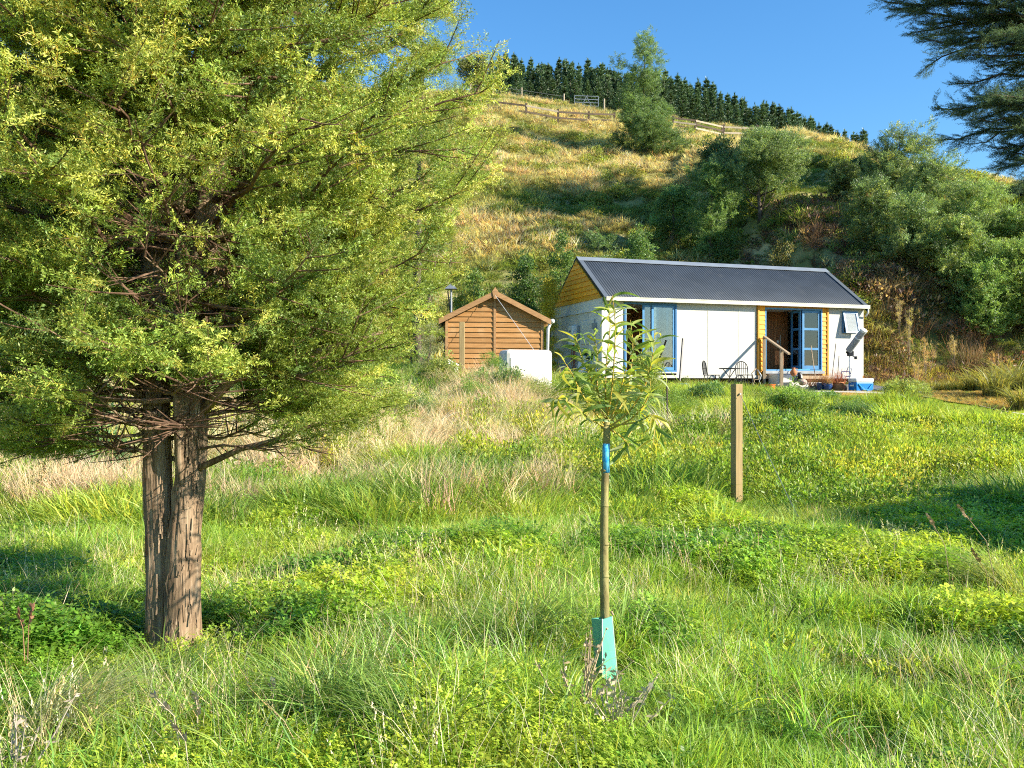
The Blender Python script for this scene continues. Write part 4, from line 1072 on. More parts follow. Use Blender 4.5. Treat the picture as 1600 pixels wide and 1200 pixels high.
for k, (px, py, pt, wpx, lb, srcs, tint) in enumerate(RM):
    b = hit(px, py, 33, 90); d = b[1]; H = max(1.6, hh_(pt, d, b)); W = wpx / 1400 * d * .78
    tree('wattle_tree', lb, 'tree', b, H, W, tuple(v * .88 for v in tint), srcs, trunk=.10, bare=.04, n=int(650 + 160 * W), seed=60 + k, shape='oval', group='wattle thicket on the right of the hill', cs=.62, colmix=((.17, .22, .07), .10), tvar=.35)
# small shrubs behind cabin, shed
SH = [(878, 40, 372, 70, 'green shrub on the slope above the left end of the cabin roof', LEAFC, (.07, .13, .035)),
 (935, 42, 360, 80, 'loose green shrub behind the cabin ridge near its left end', FEATH, (.08, .14, .05)),
 (1000, 43, 362, 70, 'low green shrub behind the cabin ridge left of the middle', LEAFC, (.075, .14, .04)),
 (822, 33, 408, 70, 'dark green shrub on the slope behind the shed roof peak', LEAFC, (.045, .09, .025)),
 (858, 31.5, 440, 46, 'yellow-green shrub squeezed between the shed and the cabin', SMALLC, (.27, .26, .03)),
 (740, 34, 425, 90, 'mid green shrub behind the left slope of the shed roof', LEAFC, (.08, .145, .035)),
 (1222, 40, 378, 60, 'brownish green scrub behind the right half of the cabin ridge', LEAFC, (.11, .12, .045))]
for k, (px, d, pt, wpx, lb, srcs, tint) in enumerate(SH):
    b = on(px, d); H = max(.8, hh_(pt, d, b)); W = wpx / 1400 * d
    tree('shrub', lb, 'shrub', b, H, W, tint, srcs, trunk=.04, bare=.0, n=int(330 * (2.2 if srcs is SMALLC else 1)), seed=90 + k, shape='bush', group='shrubs on the slope behind the buildings', cs=.62 if srcs is not SMALLC else .9, branches=5)
b = on(672, 21.0); tree('silvery_shrub', 'small silvery grey-green shrub at the left corner of the shed', 'shrub', b, hh_(507, 21, b), .75, (.17, .20, .10), SMALLC, trunk=.025, bare=0, n=260, seed=120, shape='bush', cs=.55, branches=4)
b = on(140, 12.0); tree('leafy_shrub', 'bluish green leafy shrub seen under the big conifer at the far left', 'shrub', b, hh_(610, 12, b), 1.1, (.07, .14, .05), LEAFC, trunk=.02, bare=0, n=120, seed=121, shape='bush', cs=.35, branches=4)
b = on(770, 19.6); tree('leafy_shrub', 'bright green weedy shrub growing in front of the shed and the white tub', 'shrub', b, hh_(557, 19.6, b), .95, (.09, .17, .03), SMALLC, trunk=.02, bare=0, n=230, seed=122, shape='bush', cs=.55, branches=5)
# bramble clumps that make the bank lumpy
BR = [(600, 17.5, .55, 1.3, 'straw-green clump on the bank left of the shed, nearest the conifer'), (650, 15.5, .5, 1.2, 'low clump of weeds on the bank below the silvery shrub'), (690, 18.6, .5, 1.1, 'leafy clump directly below the white leaning boards'),
 (735, 16.8, .55, 1.3, 'green clump on the bank below the shed post'), (790, 18.3, .5, 1.2, 'leafy clump just below the white tub'), (850, 17.2, .65, 1.4, 'dark green clump between the white tub and the sapling'), (905, 19.0, .7, 1.5, 'tall dark weedy clump behind the sapling leaves on the left'),
 (985, 18.4, .75, 1.4, 'bushy weeds behind the sapling in front of the sliding door'), (1012, 22.5, 1.1, 1.0, 'leafy shrub in front of the sliding glass door'), (1060, 19.5, .5, 1.4, 'green clump left of the dark stake'), (1110, 21.5, .45, 1.3, 'leafy clump below the black garden chairs'), (1180, 21.0, .42, 1.4, 'bluish clump on the bank right of the tall post'),
 (1240, 19.0, .45, 1.5, 'bluish leafy clump below the white steps'), (1330, 19.0, .32, 1.4, 'green hummock of weeds below the cool box'), (1412, 24.6, .34, 1.3, 'rounded weed clump at the bank top right of the cool box'), (560, 13.5, .45, 1.2, 'low clump of weeds under the right skirt of the conifer')]
for k, (px, d, hh2, ww2, lb) in enumerate(BR):
    x_ = px2x(px, d); b = (x_, d, gz(x_, d))
    tree('weed_clump', lb, 'weed clump', b, hh2, ww2, ((.10, .17, .035), (.075, .14, .04), (.14, .19, .045))[k % 3], SMALLC if k % 2 else G_LFW, trunk=.012, bare=0, n=int(170 * ww2), seed=400 + k, shape='bush', cs=.62 if k % 2 else .8, branches=3, lobes_n=9, group='weedy clumps on the bank', tvar=.3)
# trees behind the big conifer on the left
b = on(655, 30); tree('poplar_tree', 'tall small-leaved yellow-green tree whose top shows behind the conifer at the upper edge', 'tree', b, hh_(-60, 30, b), 3.1, (.15, .20, .035), SMALLC, trunk=.16, bare=.12, n=3600, seed=130, shape='oval', cs=1.0, lobes_n=22)
b = on(742, 96); tree('dark_tree', 'dark roundish tree on the skyline between the conifer and the pine wood', 'tree', b, hh_(88, 96, b), 3.4, (.08, .105, .03), LEAFC, trunk=.2, bare=.25, n=260, seed=131, shape='oval', cs=1.2)
b = on(700, 34); tree('shrub', 'yellow-leaved shrub showing at the right fringe of the conifer', 'shrub', b, hh_(270, 34, b), 1.8, (.17, .19, .04), SMALLC, trunk=.05, bare=.2, n=420, seed=132, shape='oval', cs=1.0)
for k, (px, d, pt, wpx, lb) in enumerate(((40, 34, 380, 230, 'dense green tree glimpsed behind the left of the conifer'), (-150, 30, 300, 260, 'green tree beyond the far left edge'), (430, 38, 440, 160, 'green bush on the slope seen through the conifer crown'))):
    b = on(px, d); tree('bushy_tree', lb, 'tree', b, hh_(pt, d, b), wpx / 1400 * d, (.08, .14, .035), LEAFC, trunk=.15, bare=.05, n=650, seed=140 + k, shape='oval', cs=1.15)

# ---- pines
def pine_mesh(seed, H=10.0):
    r = np.random.default_rng(seed); V = []; F = []; C = []
    nw = 20
    for k in range(nw):
        t = k / (nw - 1); z = H * (.08 + .88 * t); R = (2.0 * (1 - t) ** .9 + .10) * r.uniform(.8, 1.15)
        m = int(9 - 3 * t)
        for j in range(m):
            a = 2 * PI * j / m + r.uniform(0, 6.28); rr_ = R * r.uniform(.65, 1.15)
            up = .25 + .65 * t
            for q in range(10):
                u = (q + 1) / 10 
                c = np.array([math.cos(a) * rr_ * u, math.sin(a) * rr_ * u, z + rr_ * up * u * u])
                for s in range(3):
                    d = np.array([math.cos(a), math.sin(a), .6]) * .5 + r.normal(0, .55, 3); d[2] = abs(d[2]) * .8 + .15; d /= np.linalg.norm(d); p = np.cross(d, r.normal(0, 1, 3)); p /= np.linalg.norm(p)
                    b = len(V); l = .42 * r.uniform(.6, 1.2); V += [c - p * .075, c + p * .075, c + d * l]; v = r.uniform(.55, 1.35); C += [(v, v, v)] * 3; F.append((b, b + 1, b + 2))
    for q in range(26):   # leader
        c = np.array([0, 0, H * .93 + r.uniform(0, .09) * H]); d = r.normal(0, .5, 3); d[2] = 1; d /= np.linalg.norm(d); p = np.cross(d, r.normal(0, 1, 3)); p /= np.linalg.norm(p); b = len(V); V += [c - p * .05, c + p * .05, c + d * .35]; C += [(1, 1, 1)] * 3; F.append((b, b + 1, b + 2))
    V = np.array(V); 
    return V, np.array(F), np.array(C)
PT = [(760, 108), (783, 88), (800, 84), (815, 100), (832, 100), (850, 101), (870, 106), (888, 98), (905, 106), (925, 102), (945, 108), (958, 108), (980, 112), (1020, 118), (1045, 122), (1060, 124), (1080, 132), (1100, 134), (1115, 140), (1135, 150), (1150, 158), (1170, 168), (1196, 166), (1210, 170), (1232, 178), (1255, 190), (1267, 188), (1285, 206), (1297, 204), (1322, 212), (1345, 214)]
PTx = [p[0] for p in PT]; PTy = [p[1] for p in PT]
pv = []
for s in range(5):
    V, F, C = pine_mesh(300 + s)
    tn = np.array([.10, .165, .07])[None, :] * C * (1 + .1 * (s - 2))
    me = np_mesh('pine_crown', V, F, plant_mat('pine needles', mode='GEOMETRY', trans=.15), var=np.ones(len(V)), tint=tn)
    tm = MB().tube([(0, 0, -1.5), (0, 0, 5), (0, 0, 9.6)], [.16, .10, .02], 7).mesh('pine_trunk', M_TRUNKG)
    pv.append((me, tm))
rp = random.Random(77); np_ = 0; pine_list = []
descr = ['tall', 'slim', 'broad', 'ragged', 'short']
for row, (dy, drop) in enumerate(((0, 0), (-6, 9), (7, 6), (-11, 26))):
    px = 752.0 - row * 3
    while px < 1352:
        d = 116 + dy + rp.uniform(-2, 2)
        if px > 1200: d -= (px - 1200) * .05
        x = px2x(px, d); zb = gz(x, d); top = np.interp(px, PTx, PTy) + rp.uniform(-16, 2) + drop * rp.uniform(.6, 1.2) * (1 - .5 * (px > 1150))
        H = (1.6 + (600 - top) / 1400 * d) - zb
        if H > 2.0:
            H = min(H, 15); s = rp.randrange(5)
            e = bpy.data.objects.new('pine_tree', None); COL.objects.link(e); e.location = (x, d, zb); e.rotation_euler = (0, 0, rp.uniform(0, 6.28)); k = H / 10.3; wk = max(k, .7) * rp.uniform(.85, 1.1); e.scale = (wk, wk, k)
            rowname = ['crest row', 'front row', 'back row', 'low edge row'][row]
            refs = [(740, 'by the conifer'), (790, 'at the tall left clump'), (850, 'above the wire fence'), (900, 'above the farm gate'), (960, 'left of the lone wattle'), (1010, 'behind the lone wattle'), (1060, 'right of the lone wattle'), (1105, 'above the dark rail fence'), (1155, 'above the pale rail fence'), (1215, 'right of the pale fence'), (1265, 'above the leaning posts'), (1310, 'near the skyline end'), (1345, 'at the last skyline dip')]
            where = min(refs, key=lambda q: abs(q[0] - px))[1]
            shp_ = 'tall' if H > 8.6 else ('middling' if H > 6.8 else 'short'); wid_ = 'slim' if wk < .75 else ('medium' if wk < .92 else 'broad')
            tag(e, 'dark pine', 'pine tree', 'pines of the hilltop plantation'); pine_list.append((rowname, where, px, e, shp_, wid_))
            c = bpy.data.objects.new('crown', pv[s][0]); COL.objects.link(c); c.parent = e; c['kind'] = 'stuff'
            c = bpy.data.objects.new('trunk', pv[s][1]); COL.objects.link(c); c.parent = e; np_ += 1
        px += (11.5 if row < 3 else 20) * rp.uniform(.7, 1.3) * (1 if px < 1150 else 1.15)
ordn = ['first', 'second', 'third', 'fourth', 'fifth', 'sixth', 'seventh', 'eighth', 'ninth']
for key in set((a, b) for a, b, *_ in pine_list):
    row_ = sorted([q for q in pine_list if (q[0], q[1]) == key], key=lambda q: q[2])
    for i, q in enumerate(row_):
        q[3]['label'] = f'pine {ordn[i]} from the left of the {q[0]} {q[1]}, {q[4]}'

# ---- dark cypress at the right
CY = [needle_sprig('cypress_spray', L=.62, subs=6, nl=.09, nw=.024, per=12, seed=50 + s, mat=M_DARKNEEDLE, flat=.85, spread=.6, twigr=.008) for s in range(3)]
cx, cyy = 32.5, 49.0; cz = gz(cx, cyy)
cyp = empty('cypress_tree', 'dark cypress leaning in from the upper right corner with drooping branches', 'tree', (cx, cyy, cz))
MB().tube([(0, 0, -.5), (-.2, 0, 6), (-.6, 0, 12), (-.5, 0, 19.5)], [.7, .55, .35, .08], 12).build('trunk', M_TRUNKG, cyp, smooth=True)
CP = []; CR = []; CS = []
rc_ = random.Random(9)
lm = MB()
def cbranch(z0, az, L, rise, droop, dens=1.0):
    st = Vector((0, 0, z0)); pts = [st]
    for k in range(1, 11):
        t = k / 10; pts.append(st + Vector((math.cos(az) * L * t, math.sin(az) * L * t, rise * L * t - droop * L * t * t)) + Vector((0, rc_.gauss(0, .12), rc_.gauss(0, .10))))
    lm.tube(pts, [.03 + .012 * L * (1 - k / 10) for k in range(11)], 6)
    for j in range(int(L * 6.5 * dens)):
        t = rc_.uniform(.16, 1.0) ** .8; k = t * 10; k0 = min(9, int(k)); q = pts[k0].lerp(pts[k0 + 1], k - k0)
        s = rc_.choice((-1, 1)); dd = (pts[k0 + 1] - pts[k0]).normalized()
        sd3 = Vector((-dd.y, dd.x, 0)).normalized() * s
        td = (dd * rc_.uniform(.5, 1.2) + sd3 * rc_.uniform(.1, .8) + Vector((0, 0, rc_.gauss(-.02, .22)))).normalized()
        tl = rc_.uniform(.5, 2.0) * (1.15 - .75 * t)
        m = max(2, int(tl / .24))
        for a in range(m):
            u = (a + .6) / m; CP.append(q + td * tl * u + Vector((rc_.gauss(0, .06), rc_.gauss(0, .06), rc_.gauss(0, .05))))
            d2 = (td + Vector((rc_.gauss(0, .2), rc_.gauss(0, .2), rc_.gauss(.05, .12)))).normalized()
            CR.append((rc_.gauss(0, .5), -math.asin(d2.z), math.atan2(d2.y, d2.x))); CS.append(rc_.uniform(.7, 1.25))
W_ = math.pi
def edge(z): # how far left the crown reaches at this height (metres from the trunk)
    return float(np.interp(z, [1, 3, 5, 5.7, 7, 8.5, 10, 11.2, 13, 15, 17, 19], [5.8, 6.0, 6.5, 9.0, 6.8, 7.6, 8.6, 10.8, 12.4, 12, 7, 2.5]))
for i in range(64):
    z = 1.2 + i / 64 * 17.0; 
    cbranch(z - edge(z) * .05, W_ + rc_.gauss(0, .42), edge(z) * rc_.uniform(.72, 1.0), rc_.uniform(.0, .2), rc_.uniform(.02, .14))
for i in range(46):
    cbranch(1.5 + i / 46 * 16.5, rc_.uniform(-2.0, 2.4), rc_.uniform(4, 6.5), .15, .1, .6)
for z, L, rs, dr in ((5.6, 9.4, .06, .07), (11.6, 12.6, .12, .03), (12.6, 13.0, .12, .04), (9.9, 11.3, .14, .05), (9.0, 9.8, .1, .06), (10.6, 12.0, .12, .04)): cbranch(z, W_ + rc_.gauss(.0, .04), L, rs, dr, 1.3)
lm.build('limbs', M_TRUNKG, cyp, smooth=True, kind='stuff')
nC = len(CP); print('cypress', nC)
g_ = np.random.default_rng(4)
scatter('crown', np.array(CP), np.array(CR), np.array(CS), np.array([.055, .10, .065])[None, :] * g_.uniform(.7, 1.3, nC)[:, None], CY, cyp, kind='stuff')

# ---- tree standing outside the frame on the right: only its shadow is in the photo
e = tree('shade_tree', 'bushy tree just outside the right edge casting the dark shadow on the meadow', 'tree', (11.3, 6.8, gz(11.3, 6.8)), 3.7, 4.0, (.07, .12, .03), LEAFC, trunk=.16, bare=.12, n=900, seed=200, shape='oval', cs=1.1)
# ================================================================== OBJECTS ROUND THE CABIN
def onh(X, Y): p = HW(X, Y); return Vector((p.x, p.y, gz(p.x, p.y)))
def atg(px, d): x = px2x(px, d); return Vector((x, d, gz(x, d)))
# steps
st = empty('concrete_steps', 'whitewashed concrete block steps below the open cabin door', 'steps', HW(6.75, -.2, 0), HA)
gs0 = onh(6.8, -1.0).z - .06
MB().box(-.62, .38, -.45, .1, gs0, 1.93).build('step', M_CONC, st, bevel=.02)
MB().box(-.45, .85, -.88, -.452, gs0, 1.66).build('step', M_CONC, st, bevel=.02)
MB().box(-.35, 1.0, -1.30, -.882, gs0, 1.50).build('step', M_CONC, st, bevel=.02)
MB().box(1.02, 1.32, -1.25, -.95, gs0, 1.62).build('step_block', M_CONC, st, bevel=.02)
# handrail
p1 = at(1194, 527, 30.9); p2 = at(1221, 546, 29.7); p3 = at(1233, 553, 29.25)
hr = empty('handrail', 'plain timber handrail on two posts beside the cabin steps', 'handrail', (p2.x, p2.y, 0))
o = Vector((p2.x, p2.y, 0))
MB().bar(p1 - o + Vector((0, 0, .03)), p3 - o, .09, .05).build('rail', M_RAIL, hr)
MB().box(p1.x - o.x - .045, p1.x - o.x + .045, p1.y - o.y - .045, p1.y - o.y + .045, 1.4, p1.z).build('post', M_RAIL, hr)
MB().box(-.05, .05, -.05, .05, gz(p2.x, p2.y) - .1, p2.z - .04).build('post', M_RAIL, hr)
# folding chairs and table
def chair(loc, rz, label, name='metal_chair'):
    e = empty(name, label, 'chair', loc, rz, group='black garden chairs by the cabin')
    MB().box(-.21, .21, -.20, .20, .43, .455).build('seat', M_BLACK, e)
    mb = MB(); pts = []
    for k in range(13):
        a = PI * k / 12; pts.append((.21 * math.cos(a), .20 + .10 * (.0 + .4 + .25 * math.sin(a)), .68 + .22 * math.sin(a)))
    pts = [(.21, .20, .45)] + pts + [(-.21, .20, .45)]
    mb.tube(pts, .016, 6)
    for x in (-.14, -.07, 0, .07, .14): mb.tube([(x, .21, .46), (x, .25, .68 + .21 * math.sqrt(max(0, 1 - (x / .21) ** 2)))], .009, 5)
    mb.tube([(-.2, .24, .66), (.2, .24, .66)], .009, 5)
    mb.build('backrest', M_BLACK, e)
    for x in (-.19, .19):
        for y, y2 in ((-.18, -.24), (.18, .24)): MB().tube([(x, y, .44), (x, y2, 0)], .015, 6).build('leg', M_BLACK, e)
    MB().tube([(-.19, -.21, .2), (.19, -.21, .2)], .01, 5).build('stretcher', M_BLACK, e)
    return e
def seat(px, d, dz=0): p = atg(px, d); p.z += dz; return p
chair(seat(1112, 29.0, .12), math.radians(95), 'black metal garden chair left of the round table, seen from the side')
chair(seat(1163, 29.8, .12), math.radians(8), 'black metal garden chair with rounded back behind the right side of the table')
tb = empty('garden_table', 'small black round metal table between two garden chairs', 'table', seat(1140, 28.9, .06))
MB().lathe([(.33, .70), (.34, .71), (.34, .725), (.33, .73)], 24).build('tabletop', M_BLACK, tb)
for k in range(3):
    a = k * 2.094 + .4; MB().tube([(.22 * math.cos(a), .22 * math.sin(a), .70), (-.02 * math.cos(a), -.02 * math.sin(a), .40), (.28 * math.cos(a + .9), .28 * math.sin(a + .9), 0)], .014, 6).build('leg', M_BLACK, tb)
fc = chair(seat(1150, 27.6), math.radians(200), 'low dark chair half sunk in the weeds in front of the table', 'low_chair'); fc.scale = (.9, .9, .62)
# bentwood frame right of the table
bf = empty('folded_stand', 'curved pale wooden folded stand against the yellow corner of the cabin', 'stand', seat(1184, 30.4))
MB().tube([(-.25, 0, 0), (-.12, 0, .35), (-.2, .02, .62), (-.05, .02, .78)], .018, 6).build('leg', M_RAIL, bf, smooth=True)
MB().tube([(.2, 0, 0), (.05, 0, .35), (.12, .02, .55), (.0, .02, .74)], .018, 6).build('leg', M_STEEL, bf, smooth=True)
MB().tube([(-.1, .01, .4), (.08, .01, .4)], .014, 6).build('stretcher', M_RAIL, bf)
# pole leaning on the cabin
a = at(1067, 529, 29.45); b = at(1062, 596, 28.9)
MB().tube([b, a], .032, 8).build('black_pole', M_BLACK, None, label='black pole leaning on the white cabin wall right of the sliding door', cat='pole')
# planter, pots, cooler ...
def pot(name, px, d, r, h, mat, label, cat='plant pot', plant=None, group=None, square=False):
    p = atg(px, d); e = empty(name, label, cat, p, group=group)
    if square: 
        MB().hexa([(-r, -r * .7, 0), (r, -r * .7, 0), (r, r * .7, 0), (-r, r * .7, 0), (-r * 1.12, -r * .8, h), (r * 1.12, -r * .8, h), (r * 1.12, r * .8, h), (-r * 1.12, r * .8, h)]).build('tub', mat, e, bevel=.01)
    else:
        MB().lathe([(r * .68, 0), (r * .9, h * .35), (r * .97, h * .75), (r * .93, h * .86), (r * 1.06, h * .88), (r * 1.06, h), (r * .9, h), (r * .88, h * .9)], 22).build('body', mat, e, smooth=False)
    MB().lathe([(r * .87, h * .88), (r * .3, h * .93)], 16).build('soil', M_DARK, e)
    if plant is not None:
        me, s, n, tint = plant; rg = np.random.default_rng(int(px))
        scatter('foliage', np.column_stack([rg.normal(0, r * .5, n), rg.normal(0, r * .5, n), np.full(n, h * .9)]), np.stack([rg.normal(0, .2, n), rg.normal(0, .2, n), rg.uniform(0, 6, n)], 1), rg.uniform(.7, 1.2, n) * s, np.array(tint)[None] * rg.uniform(.7, 1.3, n)[:, None], me, e, kind='stuff')
    return e
DRYT = [blades('dry_tuft', 26, (.3, .6), .05, (.1, .7), .008, seed=s, mat=M_STRAW, headed=True, yel=.4) for s in (40, 41)]
HERB = [leaves('herb_clump', 60, (.10, .10, .13), (.035, .018), seed=45 + s, stems=10) for s in (0, 1)]
pot('blue_planter', 1069, 28.6, .15, .30, M_COOL, 'small bright blue tub at the foot of the black pole', plant=(HERB, 1.2, 3, (.1, .16, .03)), square=True)
pot('blue_pot', 1283, 29.6, .14, .30, M_POTBLUE, 'left one of two dark blue glazed pots with dried plants', plant=(DRYT, .8, 5, (.22, .13, .07)), group='dark blue glazed pots')
pot('blue_pot', 1294, 29.3, .14, .28, M_POTBLUE, 'right one of two dark blue glazed pots, beside the terracotta pot', plant=(DRYT, .75, 5, (.30, .22, .10)), group='dark blue glazed pots')
pot('terracotta_pot', 1309, 29.4, .19, .33, M_TERRA, 'round orange terracotta pot with a withered brown plant', plant=(DRYT, .85, 7, (.24, .11, .06)))
pot('grey_pot', 1321, 29.6, .12, .22, M_GREYST, 'small grey pot between the terracotta pot and the blue cooler', plant=(HERB, .8, 2, (.12, .13, .05)))
pot('grey_pot', 1272, 29.9, .15, .20, M_GREYST, 'low grey pot with brown dead stems left of the blue pots', plant=(DRYT, .8, 8, (.20, .12, .07)))
pot('orange_bucket', 1203, 28.9, .17, .27, M_ORANGE, 'bright orange bucket at the left foot of the white steps', cat='bucket')
pot('small_red_pot', 1214, 29.0, .08, .14, M_TERRA, 'tiny reddish pot between the orange bucket and the handrail post')
cl = empty('cool_box', 'blue cool box with white lid standing on the gravel by the cabin corner', 'cooler', atg(1345, 29.0), HA)
MB().box(-.34, .34, -.2, .2, .0, .33).build('body', M_COOL, cl, bevel=.03)
MB().box(-.35, .35, -.21, .21, .334, .46).build('lid', M_PLW, cl, bevel=.035)
MB().tube([(-.26, -.215, .27), (-.1, -.235, .1), (.1, -.235, .1), (.26, -.215, .27)], .018, 8).build('handle', surf('lighter blue plastic', (.05, .33, .7), rough=.35, bump=0), cl)
MB().box(-.355, -.342, -.09, .09, .2, .25).build('side_handle', M_PLW, cl)
# boulders, statue things on the steps
def rock(name, loc, r, mat, label, cat, sq=(1, 1, .8), seed=1):
    bm = bmesh.new(); bmesh.ops.create_icosphere(bm, subdivisions=3, radius=1)
    for v in bm.verts:
        n = v.co.normalized(); f = 1 + .25 * (float(fbm(n.x * 2 + 5 * n.z, n.y * 2 - 3 * n.z, 1.0, seed, 3)) - .5)
        v.co = Vector((n.x * sq[0], n.y * sq[1], n.z * sq[2])) * r * f
    me = bpy.data.meshes.new(name); bm.to_mesh(me); bm.free(); me.materials.append(mat)
    o = link(name, me, None, label=label, cat=cat); o.location = loc; return o
rock('round_stone', at(1254, 597, 29.6), .14, M_STONE, 'smooth pinkish round stone on the lower white step', 'stone', seed=4)
ja = empty('clay_jug', 'reddish clay jug lying on the top step', 'jug', at(1240, 587, 30.3))
MB().lathe([(.05, -.02), (.11, .06), (.12, .12), (.07, .2), (.045, .24), (.06, .27)], 16).build('body', M_TERRA, ja, smooth=True)
MB().tube([(.05, 0, .23), (.12, 0, .24), (.12, 0, .14)], .012, 6).build('handle', M_TERRA, ja)
rock('grey_stone', at(1243, 592, 30.0), .11, M_GREYST, 'small dark grey stone on the step below the clay jug', 'stone', (1, .8, 1.1), 6)
bt = empty('black_boot', 'black rubber boot standing on the white steps by the pinkish stone', 'boot', at(1249, 594, 29.9))
MB().tube([(0, 0, .04), (0, 0, .16), (.0, 0, .26)], [.055, .06, .065], 12).build('shaft', M_BLACK, bt, smooth=True)
MB().tube([(0, .03, .045), (.03, -.07, .04), (.04, -.16, .03)], [.05, .05, .035], 10).build('foot', M_BLACK, bt, smooth=True)
p = atg(1188, 29.3); o = MB().box(-.42, .42, -.1, .1, .10, .16).build('yellow_plank', M_YELP, None, label='yellow painted plank lying near the orange bucket', cat='plank'); o.location = p; o.rotation_euler = (0, 0, HA + .1)
rock('boulder', atg(1094, 29.3) + Vector((0, 0, .12)), .22, M_GREYST, 'grey boulder under the white wall left of the garden table', 'boulder', (1.2, 1, .8), 8)
rock('boulder', atg(1083, 29.6) + Vector((0, 0, .12)), .2, M_STONE, 'brown boulder further left under the white wall', 'boulder', (1, 1, .8), 9)
# blue metal stand by the corner
bs = empty('metal_stand', 'bent blue metal stand beside the cool box under the telescope', 'stand', at(1322, 590, 29.9))
MB().tube([(-.15, 0, -.05), (-.15, 0, .2), (.12, 0, .2), (.15, 0, .05), (-.05, 0, .02)], .018, 6).build('frame', M_POTBLUE, bs)
MB().tube([(.02, .02, .18), (.08, .02, .36), (.18, .02, .3), (.16, .02, .12)], .015, 6).build('hoop', M_POTBLUE, bs)
# telescope on a pier
tp_ = empty('telescope', 'grey tube telescope on a thin pier pointing up to the right by the cabin corner', 'telescope', atg(1330, 29.9))
base = Vector((tp_.location)); A = at(1349, 517, 29.6) - base; B = at(1326, 548, 30.1) - base; Mm = (A + B) / 2
d = (A - B).normalized()
MB().tube([B, A], .11, 18).build('tube', M_GREYMET, tp_, smooth=False)
MB().tube([A - d * .02, A + d * .05], .118, 18).build('rim', M_PLW, tp_)
MB().tube([A - d * .32, A - d * .29], .116, 18).build('band', M_PLW, tp_)
MB().tube([B - d * .10, B], .05, 12).build('eyepiece', M_BLACK, tp_)
Q = Vector((B.x + .04, B.y, 0)); zt = B.z - .02
MB().tube([(B.x + .05, B.y + .05, -.1), (B.x + .05, B.y + .05, zt - .12)], .025, 8).build('pier', M_PLW, tp_)
MB().box(B.x - .03, B.x + .16, B.y - .06, B.y + .1, zt - .16, zt + .02).build('mount', M_BLACK, tp_, bevel=.02)
MB().tube([(B.x + .05, B.y, zt - .1), (B.x + .2, B.y - .1, zt - .22)], .02, 8).build('counterweight_bar', M_STEEL, tp_)
MB().lathe([(.05, -.05), (.05, .05)], 12, (B.x + .2, B.y - .1, zt - .22)).build('counterweight', M_BLACK, tp_)
# garden sticks leaning on the wall and the door
for px, pt, pb, d0, lb in ((1293, 538, 600, 30.6, 'thin dark garden stick against the yellow boards right of the blue door'), (1306, 537, 598, 30.5, 'thin leaning garden stick on the white wall under the window'), (1311, 556, 598, 30.5, 'short thin stick right of the two taller garden sticks')):
    MB().tube([at(px - 7 if px == 1306 else px - 3, pb, d0 - .6), at(px, pt, d0)], .012, 6).build('garden_stick', M_DARK, None, label=lb, cat='stick')
MB().tube([at(1274, 590, 30.6), at(1267, 540, 31.2)], .016, 6).build('broomstick', M_RAIL, None, label='pale broomstick leaning on the glass of the blue door', cat='broom')
# ramp boards
rp_ = empty('boardwalk', 'grey boardwalk lying on the ground at the right end of the cabin', 'boardwalk', (0, 0, 0))
q0, q1 = Vector((12.3, 32.6, 0)), Vector((13.4, 32.4, 0)); q2, q3 = Vector((11.95, 28.0, 0)), Vector((12.4, 27.9, 0))
bw0 = [(11.9, 32.5), (12.75, 32.2)]; bw1 = [(11.55, 27.2), (12.5, 27.0)]
nbd = 7
for k in range(nbd):
    u0, u1 = k / nbd + .01, (k + 1) / nbd - .01
    def L_(a, b, u): return (a[0] + (b[0] - a[0]) * u, a[1] + (b[1] - a[1]) * u)
    a0, a1 = L_(bw0[0], bw0[1], u0), L_(bw0[0], bw0[1], u1); b0, b1 = L_(bw1[0], bw1[1], u0), L_(bw1[0], bw1[1], u1)
    zt, zb = gz(12.2, 32.4) + .22, gz(12, 27.1) + .10
    MB().hexa([(b0[0], b0[1], zb - .03), (b1[0], b1[1], zb - .03), (a1[0], a1[1], zt - .03), (a0[0], a0[1], zt - .03), (b0[0], b0[1], zb), (b1[0], b1[1], zb), (a1[0], a1[1], zt), (a0[0], a0[1], zt)]).build('plank', M_DECK, rp_)
# gas bottles at the left end, half hidden
gb = empty('gas_bottle', 'white gas bottle half hidden by the sapling at the left end of the cabin', 'gas bottle', onh(-.35, 1.0))
MB().lathe([(.16, .02), (.18, .08), (.18, .85), (.14, .98), (.06, 1.04)], 20).build('body', M_PLW, gb, smooth=True)
MB().lathe([(.11, 1.0), (.11, 1.16)], 16).build('collar', M_PLW, gb)
# white notice on the bank
nb_ = at(1460, 555, 36.0)
sg = empty('small_notice', 'small plain white board standing on the brown bank right of the cabin', 'notice', (nb_.x, nb_.y, nb_.z))
MB().box(-.13, .13, -.01, .01, -.10, .12).build('board', M_PLW, sg); MB().box(-.02, .02, .011, .03, -1.4, .1).build('stake', M_OLDWOOD, sg)

